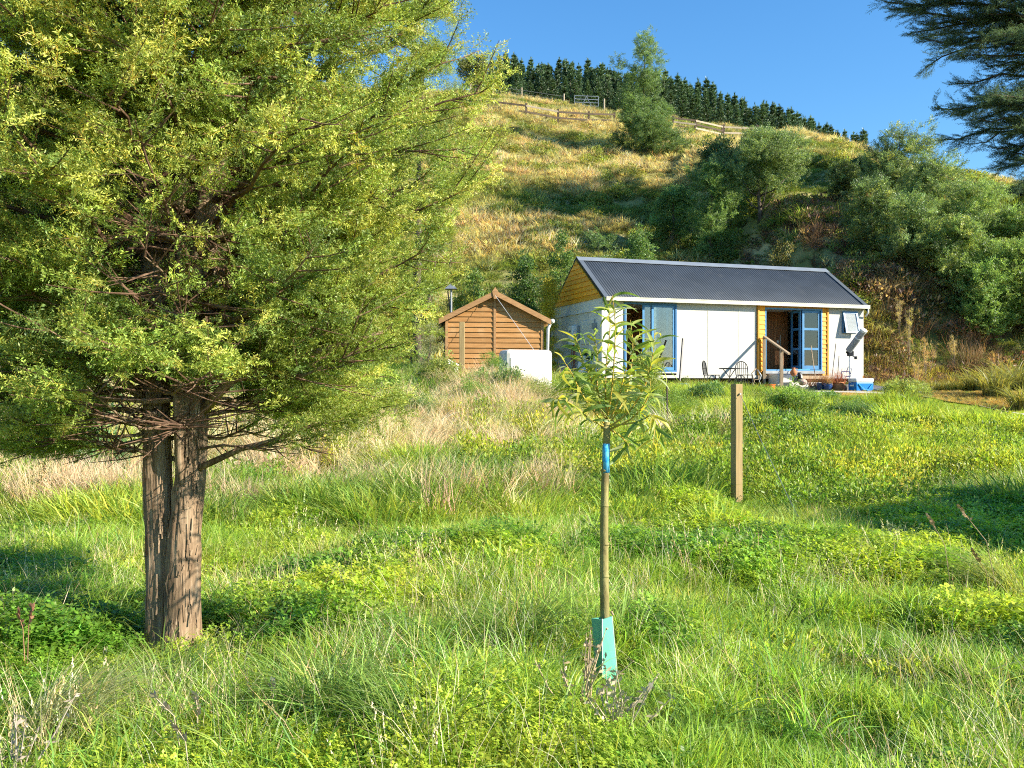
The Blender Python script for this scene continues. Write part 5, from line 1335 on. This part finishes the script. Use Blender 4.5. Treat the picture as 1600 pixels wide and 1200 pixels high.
# ------------------------------------------------------------------ in front of the shed
tk = empty('white_tub', 'big weathered white tub with rounded corners standing in front of the shed', 'tub', atg(821, 20.4), 0.32)
zb = tk.location.z; top = 1.6 + (600 - 547) / 1400 * 20.4 - zb
bm = MB(); bm.box(-.56, .56, -.30, .30, -.05, top)
bm.build('shell', M_TANK, tk, bevel=.09)
MB().box(-.46, .46, -.315, -.301, top * .15, top * .82).build('front_panel', M_TANK, tk, bevel=.02)
pp = atg(722, 20.6)
o = MB().box(-.06, .06, -.05, .05, -.3, 1.6 + (600 - 503) / 1400 * 20.6 - pp.z).build('shed_post', M_POST, None, label='square pale green-brown post standing in front of the left half of the shed', cat='post', bevel=.006); o.location = pp
for px, w_, h_, rz, lb, d0 in ((703, .34, .62, .5, 'tall white sheet of board leaning at the left corner of the shed', 20.9), (694, .22, .5, -.3, 'dull greenish sheet leaning left of the white board by the shed', 21.2), (737, .3, .28, -.6, 'low white offcut lying right of the shed post', 20.6)):
    p = atg(px, d0); o = MB().hexa([(-w_ / 2, 0, 0), (w_ / 2, 0, 0), (w_ / 2, .02, 0), (-w_ / 2, .02, 0), (-w_ / 2 + .08, .15, h_), (w_ / 2 + .02, .15, h_ * .9), (w_ / 2 + .02, .17, h_ * .9), (-w_ / 2 + .08, .17, h_)]).build('leaning_board', M_PLW if 'dull' not in lb else M_GREYW, None, label=lb, cat='board'); o.location = p; o.rotation_euler = (0, rz * .4, rz)
MB().tube([SW(SWd / 2, -.22, SZA - .05), at(835, 548, 20.3)], .005, 5).build('guy_string', M_PLW, None, label='white string running from the shed peak down to the white tub', cat='string')

# ------------------------------------------------------------------ tall post with a wire stay
PD = 10.75; pb = atg(1151, PD); ph = 1.6 + (600 - 600) / 1400 * PD - pb.z
po = empty('fence_post', 'single square pale timber post standing upright in the meadow', 'post', pb, math.radians(24))
MB().box(-.05, .05, -.05, .05, -.3, ph).build('post', M_POST, po, bevel=.004)
MB().tube([(.0, -.052, ph - .12), (.0, -.075, ph - .12)], .012, 8).build('bolt', M_STEEL, po)
MB().tube([pb + Vector((.03, -.08, ph - .14)), at(1190, 690, 10.2), at(1243, 800, 9.6), at(1262, 832, 9.4)], .0035, 5).build('stay_wire', M_STEEL, None, label='thin slack wire running down from the tall post into the grass', cat='wire')
MB().tube([at(1043, 668, 17), at(1042, 592, 17)], .016, 6).build('dark_stake', M_DARK, None, label='thin dark stake standing on the bank behind the willow sapling', cat='stake')

# ------------------------------------------------------------------ willow sapling
SD = 4.72; sb = atg(947, SD)
sap = empty('willow_sapling', 'young willow pole with narrow drooping leaves, blue paint band and green guard', 'sapling', sb)
S0 = sb
def sp(px, py, dd=0): v = at(px, py, SD + dd); return v - S0
M_SAPB = bark_mat('smooth olive sapling bark', (.16, .12, .055), (.27, .23, .09), (.34, .31, .13), sx=14, sz=6)
tr_pts = [sp(949, 1075), sp(946, 1000), sp(944, 900), sp(944, 820), sp(945, 760), sp(946.5, 710), sp(948, 680), sp(948, 655)]
MB().tube(tr_pts, [.028, .0252, .0232, .0218, .0200, .0190, .0182, .0175], 16).build('trunk', M_SAPB, sap, smooth=True)
for q, r_ in ((900, .0247), (850, .0238), (790, .0224), (735, .0212), (668, .0215)):
    c = sp(945, q); MB().tube([c - Vector((0, 0, .006)), c, c + Vector((0, 0, .006))], [r_ * .93, r_, r_ * .93], 14).build('node_ring', M_SAPB, sap, smooth=True)
MB().tube([sp(946.3, 738), sp(946.7, 715), sp(947.3, 693)], [.0208, .0203, .0192], 16).build('paint_band', surf('sky blue paint', (.02, .28, .62), (.10, .42, .68), scale=40, rough=.6, bump=.1, mix=(.45, .6)), sap, smooth=True)
M_SHOOT = surf('yellow shoot', (.50, .30, .05), (.38, .33, .06), scale=20, rough=.5, bump=0)
rs = random.Random(21)
shoots = [ [(948, 655), (955, 620), (960, 560), (962, 505), (957, 462)], [(949, 660), (945, 610), (948, 560), (955, 500), (950, 475)],
 [(950, 665), (975, 630), (985, 590), (990, 540), (985, 500)], [(950, 668), (985, 645), (1010, 600), (1020, 560), (1023, 520)],
 [(950, 672), (990, 655), (1012, 625), (1018, 600), (1010, 570)], [(947, 665), (925, 640), (905, 610), (895, 585), (878, 560)],
 [(947, 668), (920, 655), (900, 635), (880, 625), (865, 622)], [(948, 660), (930, 610), (918, 580), (905, 550), (898, 520)],
 [(950, 670), (970, 680), (985, 700), (975, 690), (1000, 655)], [(948, 662), (962, 640), (972, 600), (980, 570), (1000, 520)],
 [(948, 660), (938, 630), (932, 600), (935, 560), (928, 520)], [(949, 666), (1000, 660), (1020, 645), (1024, 660), (1020, 700)] ]
def leaf_mesh(L, W, sgn, bend):
    V = []; F = []; n = 7
    for k in range(n + 1):
        t = k / n; wv = W * math.sin(PI * min(1, t * .92 + .06)) ** .8 * (1 - .35 * t); x = L * t * math.cos(bend * t * .6); z = -L * bend * .5 * t * t
        if k == n: wv = .0004
        V += [(x, -wv / 2, z + wv * .22), (x, 0, z), (x, wv / 2, z + wv * .22)]
    for k in range(n):
        a = k * 3; F += [(a, a + 3, a + 4, a + 1), (a + 1, a + 4, a + 5, a + 2)]
    return V, F
LM = []
for k, c in enumerate(((.28, .38, .07), (.42, .47, .09), (.18, .28, .07), (.55, .50, .09), (.42, .46, .24))):
    for b_ in (.5, 1.2, 1.9):
        V, F = leaf_mesh(1.0, .15, 1, b_)
        LM.append(np_mesh('leaf', np.array(V) * [1, 1.15, 1], np.array(F), M_PLANT_G, smooth=True, var=np.ones(len(V)), tint=np.tile(c, (len(V), 1))))
nleaf = 0
for si, s in enumerate(shoots):
    dd = rs.uniform(-.35, .35); P_ = [sp(px, py, dd * (k / 4)) for k, (px, py) in enumerate(s)]
    # resample smoothly
    T_ = np.linspace(0, 4, 15); Q_ = [Vector([float(np.interp(t, range(5), [p[a] for p in P_])) for a in range(3)]) for t in T_]
    for _ in range(2): Q_ = [Q_[0]] + [(Q_[i - 1] + Q_[i] * 2 + Q_[i + 1]) / 4 for i in range(1, len(Q_) - 1)] + [Q_[-1]]
    MB().tube(Q_, list(np.linspace(.0052, .0015, len(Q_))), 7).build('shoot', M_SHOOT, sap, smooth=True)
    nl = 25
    for j in range(nl):
        t = .2 + .8 * (j + rs.random() * .5) / nl; k = t * 14; k0 = min(13, int(k)); q = Q_[k0].lerp(Q_[k0 + 1], k - k0)
        d = (Q_[k0 + 1] - Q_[k0]).normalized(); az = j * 2.4 + rs.gauss(0, .4)
        o3 = Vector((math.cos(az), math.sin(az), 0)); ld = (d * .7 + o3 * .9 + Vector((0, 0, rs.uniform(-.5, .25)))).normalized()
        o = bpy.data.objects.new('leaf', LM[rs.randrange(len(LM))]); COL.objects.link(o); o.parent = sap; o.location = q
        L = rs.uniform(.11, .18) * (1 - .2 * (t > .9)); o.scale = (L, L * rs.uniform(.8, 1.1), L)
        o.rotation_euler = (rs.gauss(0, .7), -math.asin(ld.z), math.atan2(ld.y, ld.x)); nleaf += 1
# corrugated plastic guard: two folded wings
M_GUARD = surf('translucent green plastic', (.12, .44, .31), (.10, .37, .26), scale=3, rough=.4, spec=.4, bump=0)
def guardpanel(p):  # four corners px,py,dd  -> thin sheet
    v = [sp(*q) for q in p]; nrm = (v[1] - v[0]).cross(v[3] - v[0]).normalized() * .003
    return MB().hexa([v[0] - nrm, v[1] - nrm, v[1] + nrm, v[0] + nrm, v[3] - nrm, v[2] - nrm, v[2] + nrm, v[3] + nrm])
g = empty('tree_guard', 'pale green folded plastic guard round the foot of the willow sapling', 'tree guard', sb)
guardpanel([(930, 1046, -.02), (941, 1058, -.10), (940.5, 968, -.10), (925, 966, -.02)]).build('panel', M_GUARD, g)
guardpanel([(941.5, 1058, -.10), (966, 1074, .0), (956, 963, .0), (941, 968, -.10)]).build('panel', M_GUARD, g)
guardpanel([(930, 1046, -.02), (966, 1074, .01), (956, 963, .01), (925, 966, -.02)]).build('back_panel', M_GUARD, g)
MB().tube([sp(941, 967, -.104), sp(941.5, 1058, -.104)], .0025, 6).build('seam', M_PLW, g)
MB().bar(sp(956.5, 963, -.006), sp(966.5, 1074, -.006), .004, .006).build('edge', M_PLW, g)
MB().tube([sp(955, 955, .0), sp(958, 961, 0)], .006, 8).build('peg', M_RAIL, g)
print('leaves', nleaf)
# ================================================================== GROUND COVER
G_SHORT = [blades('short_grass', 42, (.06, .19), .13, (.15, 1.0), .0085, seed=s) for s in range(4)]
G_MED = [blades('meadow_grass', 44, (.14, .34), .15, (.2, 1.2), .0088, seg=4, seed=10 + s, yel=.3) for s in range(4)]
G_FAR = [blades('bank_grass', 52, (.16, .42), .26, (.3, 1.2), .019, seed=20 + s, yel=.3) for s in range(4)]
G_CLOV = [clover('clover', 46, .17, seed=30 + s, size=.0115 + .002 * s) for s in range(3)]
G_STRAW = [blades('dry_stems', 12, (.22, .55), .10, (.08, .75), .0036, seed=50 + s, mat=M_STRAW, headed=(s == 0), yel=.2) for s in range(5)]
G_STRAWF = [blades('dry_grass', 60, (.35, .75), .25, (.2, .8), .011, seed=60 + s, mat=M_STRAW, yel=.2) for s in range(3)]
G_WEED = [leaves('yellow_weed', 110, (.21, .21, .22), (.048, .024), seed=70 + s, up=.6, stems=14, tip=(1.12, 1.08, .8)) for s in range(3)]
G_LEAFY = [leaves('leafy_weed', 70, (.19, .19, .12), (.08, .032), seed=80 + s, up=.15, stems=8) for s in range(3)]
G_HILL = [blades('hill_tussock', 60, (.15, .42), .48, (.6, 1.8), .045, seed=90 + s, yel=.35) for s in range(4)]
G_HILLW = [leaves('hill_weed', 90, (.42, .42, .25), (.16, .07), seed=95 + s, up=.3) for s in range(3)]

def field(n, y0, y1, um=.70, power=1.0, xc=0, seed=1):
    r = np.random.default_rng(seed)
    # uniform over the ground in the wedge that the place shows, with a margin
    y = np.sqrt(r.uniform(y0 ** 2, y1 ** 2, n)) if power == 1 else y0 + (y1 - y0) * r.uniform(0, 1, n) ** power
    x = r.uniform(-um, um, n) * y + r.uniform(-.8, .8, n)
    return x, y, r
SHORTSTEM = [blades('short_dry_stem', 9, (.12, .34), .10, (.1, .9), .0034, seed=150 + s, mat=M_STRAW, yel=.3) for s in range(3)]
BROAD = [blades('coarse_grass', 16, (.18, .42), .10, (.4, 1.3), .0115, seg=5, seed=160 + s, curl=.8) for s in range(3)]
def blocked(x, y):
    p = np.zeros(len(x), bool)
    c, s = math.cos(HA), math.sin(HA); dx = x - HO.x; dy = y - HO.y; X = c * dx + s * dy; Y = -s * dx + c * dy
    p |= (X > -.1) & (X < HL + .1) & (Y > -.05) & (Y < HD)
    dx = x - SO.x; dy = y - SO.y; c, s = math.cos(SA), math.sin(SA); X = c * dx + s * dy; Y = -s * dx + c * dy
    p |= (X > -.05) & (X < SWd + .05) & (Y > 0) & (Y < SDp)
    p |= (np.hypot(x - TX, y - TY) < .17)
    p |= (np.hypot(x - sb.x, y - sb.y) < .10)
    pp = np.array(PATH)
    t = np.linspace(0, len(pp) - 1, 120); qx = np.interp(t, np.arange(len(pp)), pp[:, 0]); qy = np.interp(t, np.arange(len(pp)), pp[:, 1]); qw = np.interp(t, np.arange(len(pp)), [.75, .95, .9, .6, .48, .5, .5, .5, .5])
    m = (y > 17)
    d = np.full(len(x), 9.0)
    if m.any():
        dd = np.hypot(x[m][:, None] - qx[None], y[m][:, None] - qy[None]) / qw[None]
        d[m] = dd.min(1)
    p |= d < 1
    p |= (x > 11.4) & (x < 12.8) & (y > 27) & (y < 32.6)
    return p
def put(name, label, x, y, r, srcs, scale, tint, tvar=.18, tiltv=.12, keep=None, sink=0.0, up=None):
    k = ~blocked(x, y)
    low = 1 - .62 * np.exp(-((x - sb.x - .02) / .28) ** 2) * sm(3.3, 4.3, y) * (1 - sm(4.9, 5.3, y))
    low = low * (1 - .45 * np.exp(-((x - TX) / .35) ** 2) * sm(4.2, 4.9, y) * (1 - sm(5.6, 6, y)))
    low = low * (1 - .6 * np.exp(-((x - pb.x - .0) / .3) ** 2) * sm(8.8, 9.8, y) * (1 - sm(10.8, 11.3, y)))
    scale = scale * low
    if keep is not None: k &= keep
    x, y, scale, tint = x[k], y[k], np.broadcast_to(scale, k.shape)[k], np.broadcast_to(tint, (len(k), 3))[k]
    n = len(x); z = terrain(x, y) - sink
    rot = np.stack([r.normal(0, tiltv, n), r.normal(0, tiltv, n), r.uniform(0, 6.283, n)], 1)
    tn = tint * (1 + r.normal(0, tvar, n))[:, None] * (1 + r.normal(0, .06, (n, 3)))
    print(name, n)
    return scatter(name, np.column_stack([x, y, z]), rot, np.clip(scale, .2, 3), tn, srcs, None, kind='stuff', label=label)
def col(a, b, t): return np.array(a)[None] * (1 - t[:, None]) + np.array(b)[None] * t[:, None]

def patchy(x, y, s, seed): return np.clip((fbm(x, y, s, seed, 3) - .5) * 3.2 + .5, 0, 1)
LUSH, LIME, DEEP = (.175, .30, .04), (.28, .38, .05), (.07, .15, .025)
# near meadow grass
x, y, r = field(15000, 2.4, 10.5, seed=2)
g1 = patchy(x, y, 1.3, 3); g2 = patchy(x, y, .5, 7)
tint = col(DEEP, LUSH, np.clip(g1 * .8 + .3, 0, 1)); tint = tint * (1 - (g2 * .4)[:, None]) + np.array(LIME)[None] * (g2 * .4)[:, None]
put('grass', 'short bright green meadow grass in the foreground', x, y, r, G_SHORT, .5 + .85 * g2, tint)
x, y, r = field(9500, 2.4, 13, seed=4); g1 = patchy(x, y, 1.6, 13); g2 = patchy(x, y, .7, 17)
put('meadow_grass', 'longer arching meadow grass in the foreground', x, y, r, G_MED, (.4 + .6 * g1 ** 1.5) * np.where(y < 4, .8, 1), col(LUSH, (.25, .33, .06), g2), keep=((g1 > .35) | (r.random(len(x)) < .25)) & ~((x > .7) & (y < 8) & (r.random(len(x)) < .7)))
# clover and low leaves: mostly on the right and left front
x, y, r = field(15000, 2.4, 11, seed=6); g1 = patchy(x, y, 1.1, 23)
wr = sm(.6, 2.2, x) * .75 + sm(-1.5, -3, x) * .6
put('clover', 'clover and small leaves among the meadow grass', x, y, r, G_CLOV, (.5 + .85 * g1) * np.where(y < 5.2, .62, 1), col((.11, .22, .025), (.29, .38, .035), patchy(x, y, .9, 29)), keep=(g1 * .6 + wr > .45) | (r.random(len(x)) < .25), tiltv=.25)
# bleached dry stems
x, y, r = field(1500, 3.0, 11.5, seed=8); g1 = patchy(x, y, .9, 37)
put('dry_stems', 'bleached dry grass stems standing among the green', x, y, r, G_STRAW, .5 + .45 * g1, (.46, .42, .25), keep=(g1 > .62) & (r.random(len(x)) < .75), tiltv=.16)
x, y, r = field(5200, 2.6, 12, seed=9); g1 = patchy(x, y, .8, 39)
put('dead_stems', 'short bleached dead blades mixed through the meadow', x, y, r, SHORTSTEM, .5 + .7 * g1, (.42, .38, .22), keep=(g1 > .3), tiltv=.35, tvar=.3)
x, y, r = field(2600, 2.6, 12, seed=10); g1 = patchy(x, y, 1.0, 40)
put('coarse_grass', 'coarse broad-bladed green grass clumps in the meadow', x, y, r, BROAD, .5 + .6 * g1, col((.08, .18, .03), (.24, .36, .07), r.random(len(x))), keep=(g1 > .35) & ~((x > .7) & (r.random(len(x)) < .7)), tiltv=.2, tvar=.25)
# wide meadow and the bank, 9.5 to 28 m
x, y, r = field(26000, 9.0, 29, seed=12); g1 = patchy(x, y, 2.2, 43); g2 = patchy(x, y, 1.0, 47)
lip = np.maximum(sm(20.5, 24, y) * sm(5, 8, x), sm(15.5, 19, y) * sm(8.5, 10.5, x))
tint = col((.11, .195, .038), (.25, .34, .055), g1); tint = tint * (1 - .5 * sm(4, 9, x)[:, None]) + np.array((.20, .28, .03))[None] * (.5 * sm(4, 9, x))[:, None]
hs = (.45 + .95 * g2 ** 1.5) * (1 - .78 * lip)
lawn = ((x > 7) & (y > 24) & (y < 28.5))
tint[lawn] = (.32, .26, .09)
put('bank_grass', 'mixed green grass covering the bank below the buildings', x, y, r, G_FAR, np.where(lawn, .3, hs), tint)
# bleached drifts that lean down the bank
SD_ = [blades('leaning_straw', 46, (.45, .85), .16, (.35, .85), .010, seg=4, seed=170 + s, mat=M_STRAW, dirbias=3.0, yel=.2, curl=.7) for s in range(3)]
X_ = []; Y_ = []; rs_ = np.random.default_rng(55)
for px, py, sx, sy, n_ in ((560, 700, .7, 1.0, 110), (360, 700, .9, 1.0, 90), (450, 700, .8, 1.0, 60), (660, 725, .9, .7, 60), (740, 680, .6, 1.2, 70), (850, 670, .7, 1.0, 40), (560, 725, .8, .7, 70), (610, 712, .5, .6, 45), (700, 668, .8, 1.0, 70), (742, 640, .5, 1.1, 60), (830, 715, .8, .6, 60), (760, 705, .8, .6, 50), (400, 742, .9, .6, 60), (470, 735, .6, .5, 40), (640, 640, .9, .9, 45), (905, 700, .7, .5, 30), (200, 720, 1.2, .7, 60), (80, 700, 1.2, .8, 60), (1080, 700, .6, .4, 12), (860, 610, .8, .5, 18), (300, 690, 1.0, .8, 50), (520, 800, .5, .3, 10), (720, 830, .5, .3, 12)):
    h_ = hit(px, py, 6.0, 30); X_.append(h_[0] + rs_.normal(0, sx, n_)); Y_.append(h_[1] + .5 + rs_.normal(0, sy, n_))
x = np.concatenate(X_); y = np.concatenate(Y_)
put('leaning_straw', 'pale bleached grass leaning over in drifts on the bank', x, y, rs_, SD_, rs_.uniform(.5, 1.05, len(x)), (.46, .385, .21), tiltv=.25, tvar=.2)
rot_ = None
# straw drifts on the left and middle of the bank
x, y, r = field(9000, 9.0, 23, seed=14); g1 = patchy(x, y, 2.0, 53)
wl = (x / y < .03) * 1.0 * sm(-.62, -.35, x / y) 
kk = (g1 > .30) & (x / y < .06) & (y > 10.0) & ((y < 19) | (r.random(len(x)) < .5))
put('dry_grass', 'straw coloured dry grass drifting down the left of the bank', x, y, r, G_STRAWF, .45 + .5 * g1, (.36, .31, .185), keep=kk, tiltv=.3)
# yellow-green flowering weeds in a band
x, y, r = field(3600, 9.6, 16.2, seed=16); g1 = patchy(x, y, 1.6, 63)
kk = (x / y > -.06) & (y > 10.6 + .8 * np.sin(x * 1.1)) & (g1 > .12) | ((x / y < -.16) & (g1 > .72))
put('yellow_weeds', 'low band of yellow-green flowering weeds at the foot of the bank', x, y, r, G_WEED, .6 + .75 * r.random(len(x)) ** 1.3, col((.11, .19, .03), (.245, .30, .045), patchy(x, y, 1.2, 67)), keep=kk, tiltv=.15)
# leafy darker weeds on the bank and under the shed
x, y, r = field(6500, 14.5, 23.5, seed=18); g1 = patchy(x, y, 1.8, 73)
kk = (((x / y > .0) & (x / y < .36) & (g1 > .25)) | (g1 > .45)) & (x < 8.5)
put('leafy_weeds', 'darker bluish leafy weeds on the upper bank below the cabin', x, y, r, G_LEAFY, .75 + .5 * g1 - .35 * lip[0] * 0 - .3 * sm(20.5, 23.5, y) * sm(6, 8, x), col((.055, .12, .035), (.10, .18, .06), patchy(x, y, 2.4, 77)), keep=kk, tiltv=.2)
x, y, r = field(3400, 4.6, 13, seed=19); g1 = patchy(x, y, .9, 79)
put('leafy_weeds', 'green leafy weeds scattered through the middle of the meadow', x, y, r, G_LEAFY, (.3 + .55 * g1) * np.where(y < 7, .65, 1), col((.09, .19, .03), (.25, .34, .045), patchy(x, y, 1.3, 81)), keep=(g1 > .5) | ((y > 7.8) & (g1 > .2)), tiltv=.25)
# between and behind the buildings
x, y, r = field(7000, 27, 38, seed=22); g1 = patchy(x, y, 2.0, 83)
put('bank_grass', 'grass and weeds round the back of the cabin and shed', x, y, r, G_FAR, .6 + .7 * g1, col((.09, .16, .03), (.24, .24, .06), g1), keep=~((x > 7) & (y < 30)))
# hillside
x, y, r = field(64000, 35, 100, um=.66, seed=24)
g1 = patchy(x, y * 1.4, 9, 93); g2 = patchy(x, y, 2.4, 97)
up_ = sm(48, 74, y)
dry = np.clip(.18 + .5 * up_ + (g1 - .5) * .9 + (g2 - .5) * .9 - .35 * sm(3, 9, x) * (1 - sm(60, 70, y)) , 0, 1)
tint = col((.11, .165, .035), (.40, .37, .21), dry)
band = np.exp(-((x + 2 - .0) / 9) ** 2 - ((y - 64 + x * .15) / 2.0) ** 2)
tint = tint * (1 - .6 * band[:, None]) + np.array((.50, .42, .25))[None] * (.6 * band)[:, None]
put('hill_grass', 'dry golden and green rough grass covering the hillside', x, y, r, G_HILL, .45 + .8 * g2, tint, tvar=.28, tiltv=.3, keep=~((x > 12) & (y < 43) & (x < 24) & (r.random(len(x)) < .85)))
x, y, r = field(13000, 36, 92, um=.62, seed=26); g1 = patchy(x, y * 1.2, 5, 103); g2 = patchy(x, y, 1.8, 107)
put('hill_weeds', 'low green bracken and weeds dotted over the hillside', x, y, r, G_HILLW, .5 + .7 * g2, col((.065, .11, .03), (.16, .20, .04), g2), keep=g1 * .4 + g2 * .6 > .52 + .2 * sm(48, 75, y), tiltv=.3)
# brown cut bank on the right
x, y, r = field(9000, 32.5, 47, um=.62, seed=28); g1 = patchy(x, y, 1.4, 113)
kk = (x > 11.0) & (x < 24)
put('bank_scrub', 'brown withered scrub on the cut bank right of the cabin', x, y, r, G_STRAWF + G_HILLW[:1], .7 + .7 * g1, col((.085, .055, .038), (.22, .17, .085), g1 * (r.random(len(x)) < .6)), keep=kk & (r.random(len(x)) < .7), tiltv=.35)
x, y, r = field(700, 33, 41, um=.62, seed=30)
kk = (x > 12.2) & (x < 20.5)
put('seeding_weeds', 'tall straw coloured seeding weeds on the brown bank', x, y, r, G_STRAW, r.uniform(1.4, 2.6, len(x)), (.40, .36, .17), keep=kk & (r.random(len(x)) < .6), tiltv=.1)
# tall pale seeding weeds one can tell apart
def tallweed(px, d, H, tint, label, seed, n=46):
    b = atg(px, d); e = empty('tall_weed', label, 'weed', b, group='tall seeding weeds on the brown bank')
    r_ = random.Random(seed); mb = MB(); P = []
    for k in range(5):
        tip = Vector((r_.gauss(0, .16), r_.gauss(0, .14), H * r_.uniform(.75, 1))); mb.tube([(0, 0, -.1), tip * .5, tip], [.014, .010, .004], 5)
        for j in range(n // 5): P.append(Vector((0, 0, 0)).lerp(tip, r_.uniform(.45, 1)) + Vector((r_.gauss(0, .04), r_.gauss(0, .04), 0)))
    mb.build('stem', M_RAIL, e)
    m = len(P); q = np.random.default_rng(seed)
    scatter('seed_heads', np.array(P), np.stack([q.normal(0, .3, m), q.normal(0, .3, m), q.uniform(0, 6, m)], 1), q.uniform(.3, .55, m), np.array(tint)[None] * q.uniform(.8, 1.2, m)[:, None], SMALLC, e, kind='stuff')
tallweed(1420, 34.5, 2.6, (.36, .36, .12), 'tallest pale yellow-green seeding weed on the brown bank', 1)
tallweed(1447, 33.8, 1.9, (.44, .32, .13), 'orange-tan seeding weed left of the small white notice', 2)
tallweed(1405, 35.5, 1.7, (.38, .36, .16), 'pale seeding weed just behind and left of the tallest one', 3)
tallweed(1492, 34.5, 1.3, (.36, .33, .16), 'short tan weed right of the small white notice', 4)
tallweed(1432, 32.6, 1.2, (.42, .34, .15), 'low tan weed in front of the brown bank near the path', 5)

# big single tussocks
def tussock(px, d, H, spread, tint, label, seed, n=240, bias=None, w_=.009, lean=(.4, 1.3)):
    me = blades('grass_tussock', n, (H * .55, H * 1.1), spread, lean, w_, seg=5, mat=M_PLANT_G, seed=seed, dirbias=bias, curl=.9)
    m = len(me.vertices); a = me.attributes.new('tint', 'FLOAT_COLOR', 'POINT'); c = np.ones((m, 4), np.float32); c[:, :3] = tint; a.data.foreach_set('color', c.ravel())
    o = link('grass_tussock', me, None, label=label, cat='grass tussock', group='big grass tussocks in the meadow'); p = atg(px, d); o.location = p; return o
tussock(812, 5.25, .50, .18, (.16, .27, .06), 'dark green arching tussock left of the plastic tree guard', 1, n=420, lean=(.7, 1.5))
tussock(90, 4.05, .55, .16, (.42, .46, .22), 'pale bleached tussock in the lower left corner', 2, n=380, bias=.3)
tussock(500, 4.2, .55, .16, (.22, .36, .09), 'green arching tussock at the bottom between the conifer and the sapling', 3, n=340)
tussock(610, 3.9, .42, .15, (.20, .33, .07), 'leaning dark tussock at the bottom edge left of centre', 4, n=300, bias=2.8)
tussock(1575, 6.6, .66, .14, (.36, .42, .12), 'yellow-green drooping tussock at the right edge in the shaded grass', 5, n=300, bias=2.6)
tussock(250, 4.75, .40, .24, (.22, .36, .07), 'green tussock just in front of the conifer trunk', 6, n=360)
tussock(150, 5.6, .46, .22, (.30, .42, .07), 'lime green tussock left of the conifer trunk', 7, n=320)
tussock(20, 5.4, .45, .18, (.06, .13, .05), 'bluish dark tussock at the far left edge in the shade', 8, n=280)
for k, (px, d, H) in enumerate(((1555, 27, 1.3), (1590, 29, 1.5), (1525, 30, 1.1), (1600, 25, 1.1), (1570, 31.5, 1.4))):
    tussock(px, d, H, .35, (.30, .30, .09), ['low golden tussock beside the path at the right edge', 'largest golden tussock on the grassy bank at the right edge', 'golden tussock nearest the brown bank', 'small golden tussock cut by the right edge', 'golden tussock highest on the grassy right bank'][k], 20 + k, n=260, w_=.03)
# seed head stalks standing clear of the grass
def stalk(px, pyt, px2, d, label, tint=(.42, .27, .13), head=.10):
    b = atg(px2, d); t = at(px, pyt, d) - b; e = empty('seed_stalk', label, 'grass stalk', b, group='single seed stalks above the grass')
    mid = t * .6 + Vector((-t.x * .25, 0, .05)); m = surf('stalk straw', tint, rough=.8, bump=0)
    MB().tube([(0, 0, -.05), mid * .5, mid, t], [.004, .003, .0025, .002], 5).build('stem', m, e)
    dr = (t - mid).normalized(); mb = MB(); r_ = random.Random(int(px))
    for k in range(26):
        q = t - dr * head * r_.random(); v = (dr + Vector((r_.gauss(0, .45), r_.gauss(0, .45), r_.gauss(0, .3)))).normalized() * .03; s = v.cross(Vector((r_.random(), 1, .3))).normalized() * .009
        mb.add([q, q + v * .5 + s, q + v, q + v * .5 - s], [(0, 1, 2), (0, 2, 3)])
    mb.build('seed_head', m, e)
stalk(1497, 790, 1565, 6.5, 'brown seed head high on a curved stalk in front of the dark shade', head=.16, tint=(.6, .40, .24))
stalk(1450, 805, 1490, 6.6, 'brown seed head left of the highest one in the dark shade', head=.15, tint=(.6, .40, .24))
stalk(1520, 860, 1552, 6.2, 'small brown seed head low in front of the right tussock')
stalk(28, 955, 40, 4.9, 'reddish brown spike at the far left of the meadow', (.34, .18, .10))
stalk(50, 948, 42, 4.9, 'reddish brown spike right beside the far left one', (.34, .18, .10))
stalk(238, 1085, 290, 3.7, 'pale feathery seed head leaning in the lower left', (.55, .45, .30))
stalk(270, 1130, 300, 3.5, 'pale seed head just below the leaning one in the lower left', (.55, .45, .30))
stalk(305, 1085, 310, 3.9, 'pale upright seed head right of the leaning one', (.55, .45, .30))
stalk(425, 1065, 428, 4.1, 'thin pale flower stalk at the bottom left of centre', (.5, .45, .35), .05)
# dead dock-like plants in front of the guard
def deadplant(px, d, H, label, seed, tint=(.55, .42, .26), n=11):
    b = atg(px, d); e = empty('dead_plant', label, 'dead plant', b, group='dead brown weeds in the foreground'); r_ = random.Random(seed)
    mt = surf('dead stem', tint, tuple(v * .6 for v in tint), scale=30, rough=.9, bump=0); mb = MB(); lf = MB()
    for k in range(n):
        tip = Vector((r_.gauss(0, .10), r_.gauss(0, .06), H * r_.uniform(.55, 1))); md = tip * .5 + Vector((r_.gauss(0, .02), 0, 0)); mb.tube([(r_.gauss(0, .03), r_.gauss(0, .02), -.05), md, tip], [.005, .0035, .0015], 5)
        for j in range(13):
            q = md.lerp(tip, r_.random()) if r_.random() < .75 else md * r_.random(); v = Vector((r_.gauss(0, 1), r_.gauss(0, 1), r_.gauss(.3, .7))).normalized() * r_.uniform(.015, .04); s = v.cross(Vector((r_.random(), 1, .3))).normalized() * r_.uniform(.004, .009)
            lf.add([q, q + v * .5 + s, q + v, q + v * .5 - s], [(0, 1, 2), (0, 2, 3)])
    mb.build('stem', mt, e); lf.build('dead_leaves', mt, e, kind='stuff')
deadplant(905, 4.0, .42, 'tall dead brown weed in front of the green plastic guard', 1)
deadplant(960, 3.75, .34, 'pale broken dead weed at the bottom edge below the guard', 2, (.62, .52, .34), 13)
deadplant(1395, 8.2, .42, 'pale weed with tiny flowers at the edge of the dark shade', 3, (.40, .42, .22), 8)
deadplant(12, 3.6, .40, 'pale dead weed in the bottom left corner', 4, (.55, .45, .36), 9)
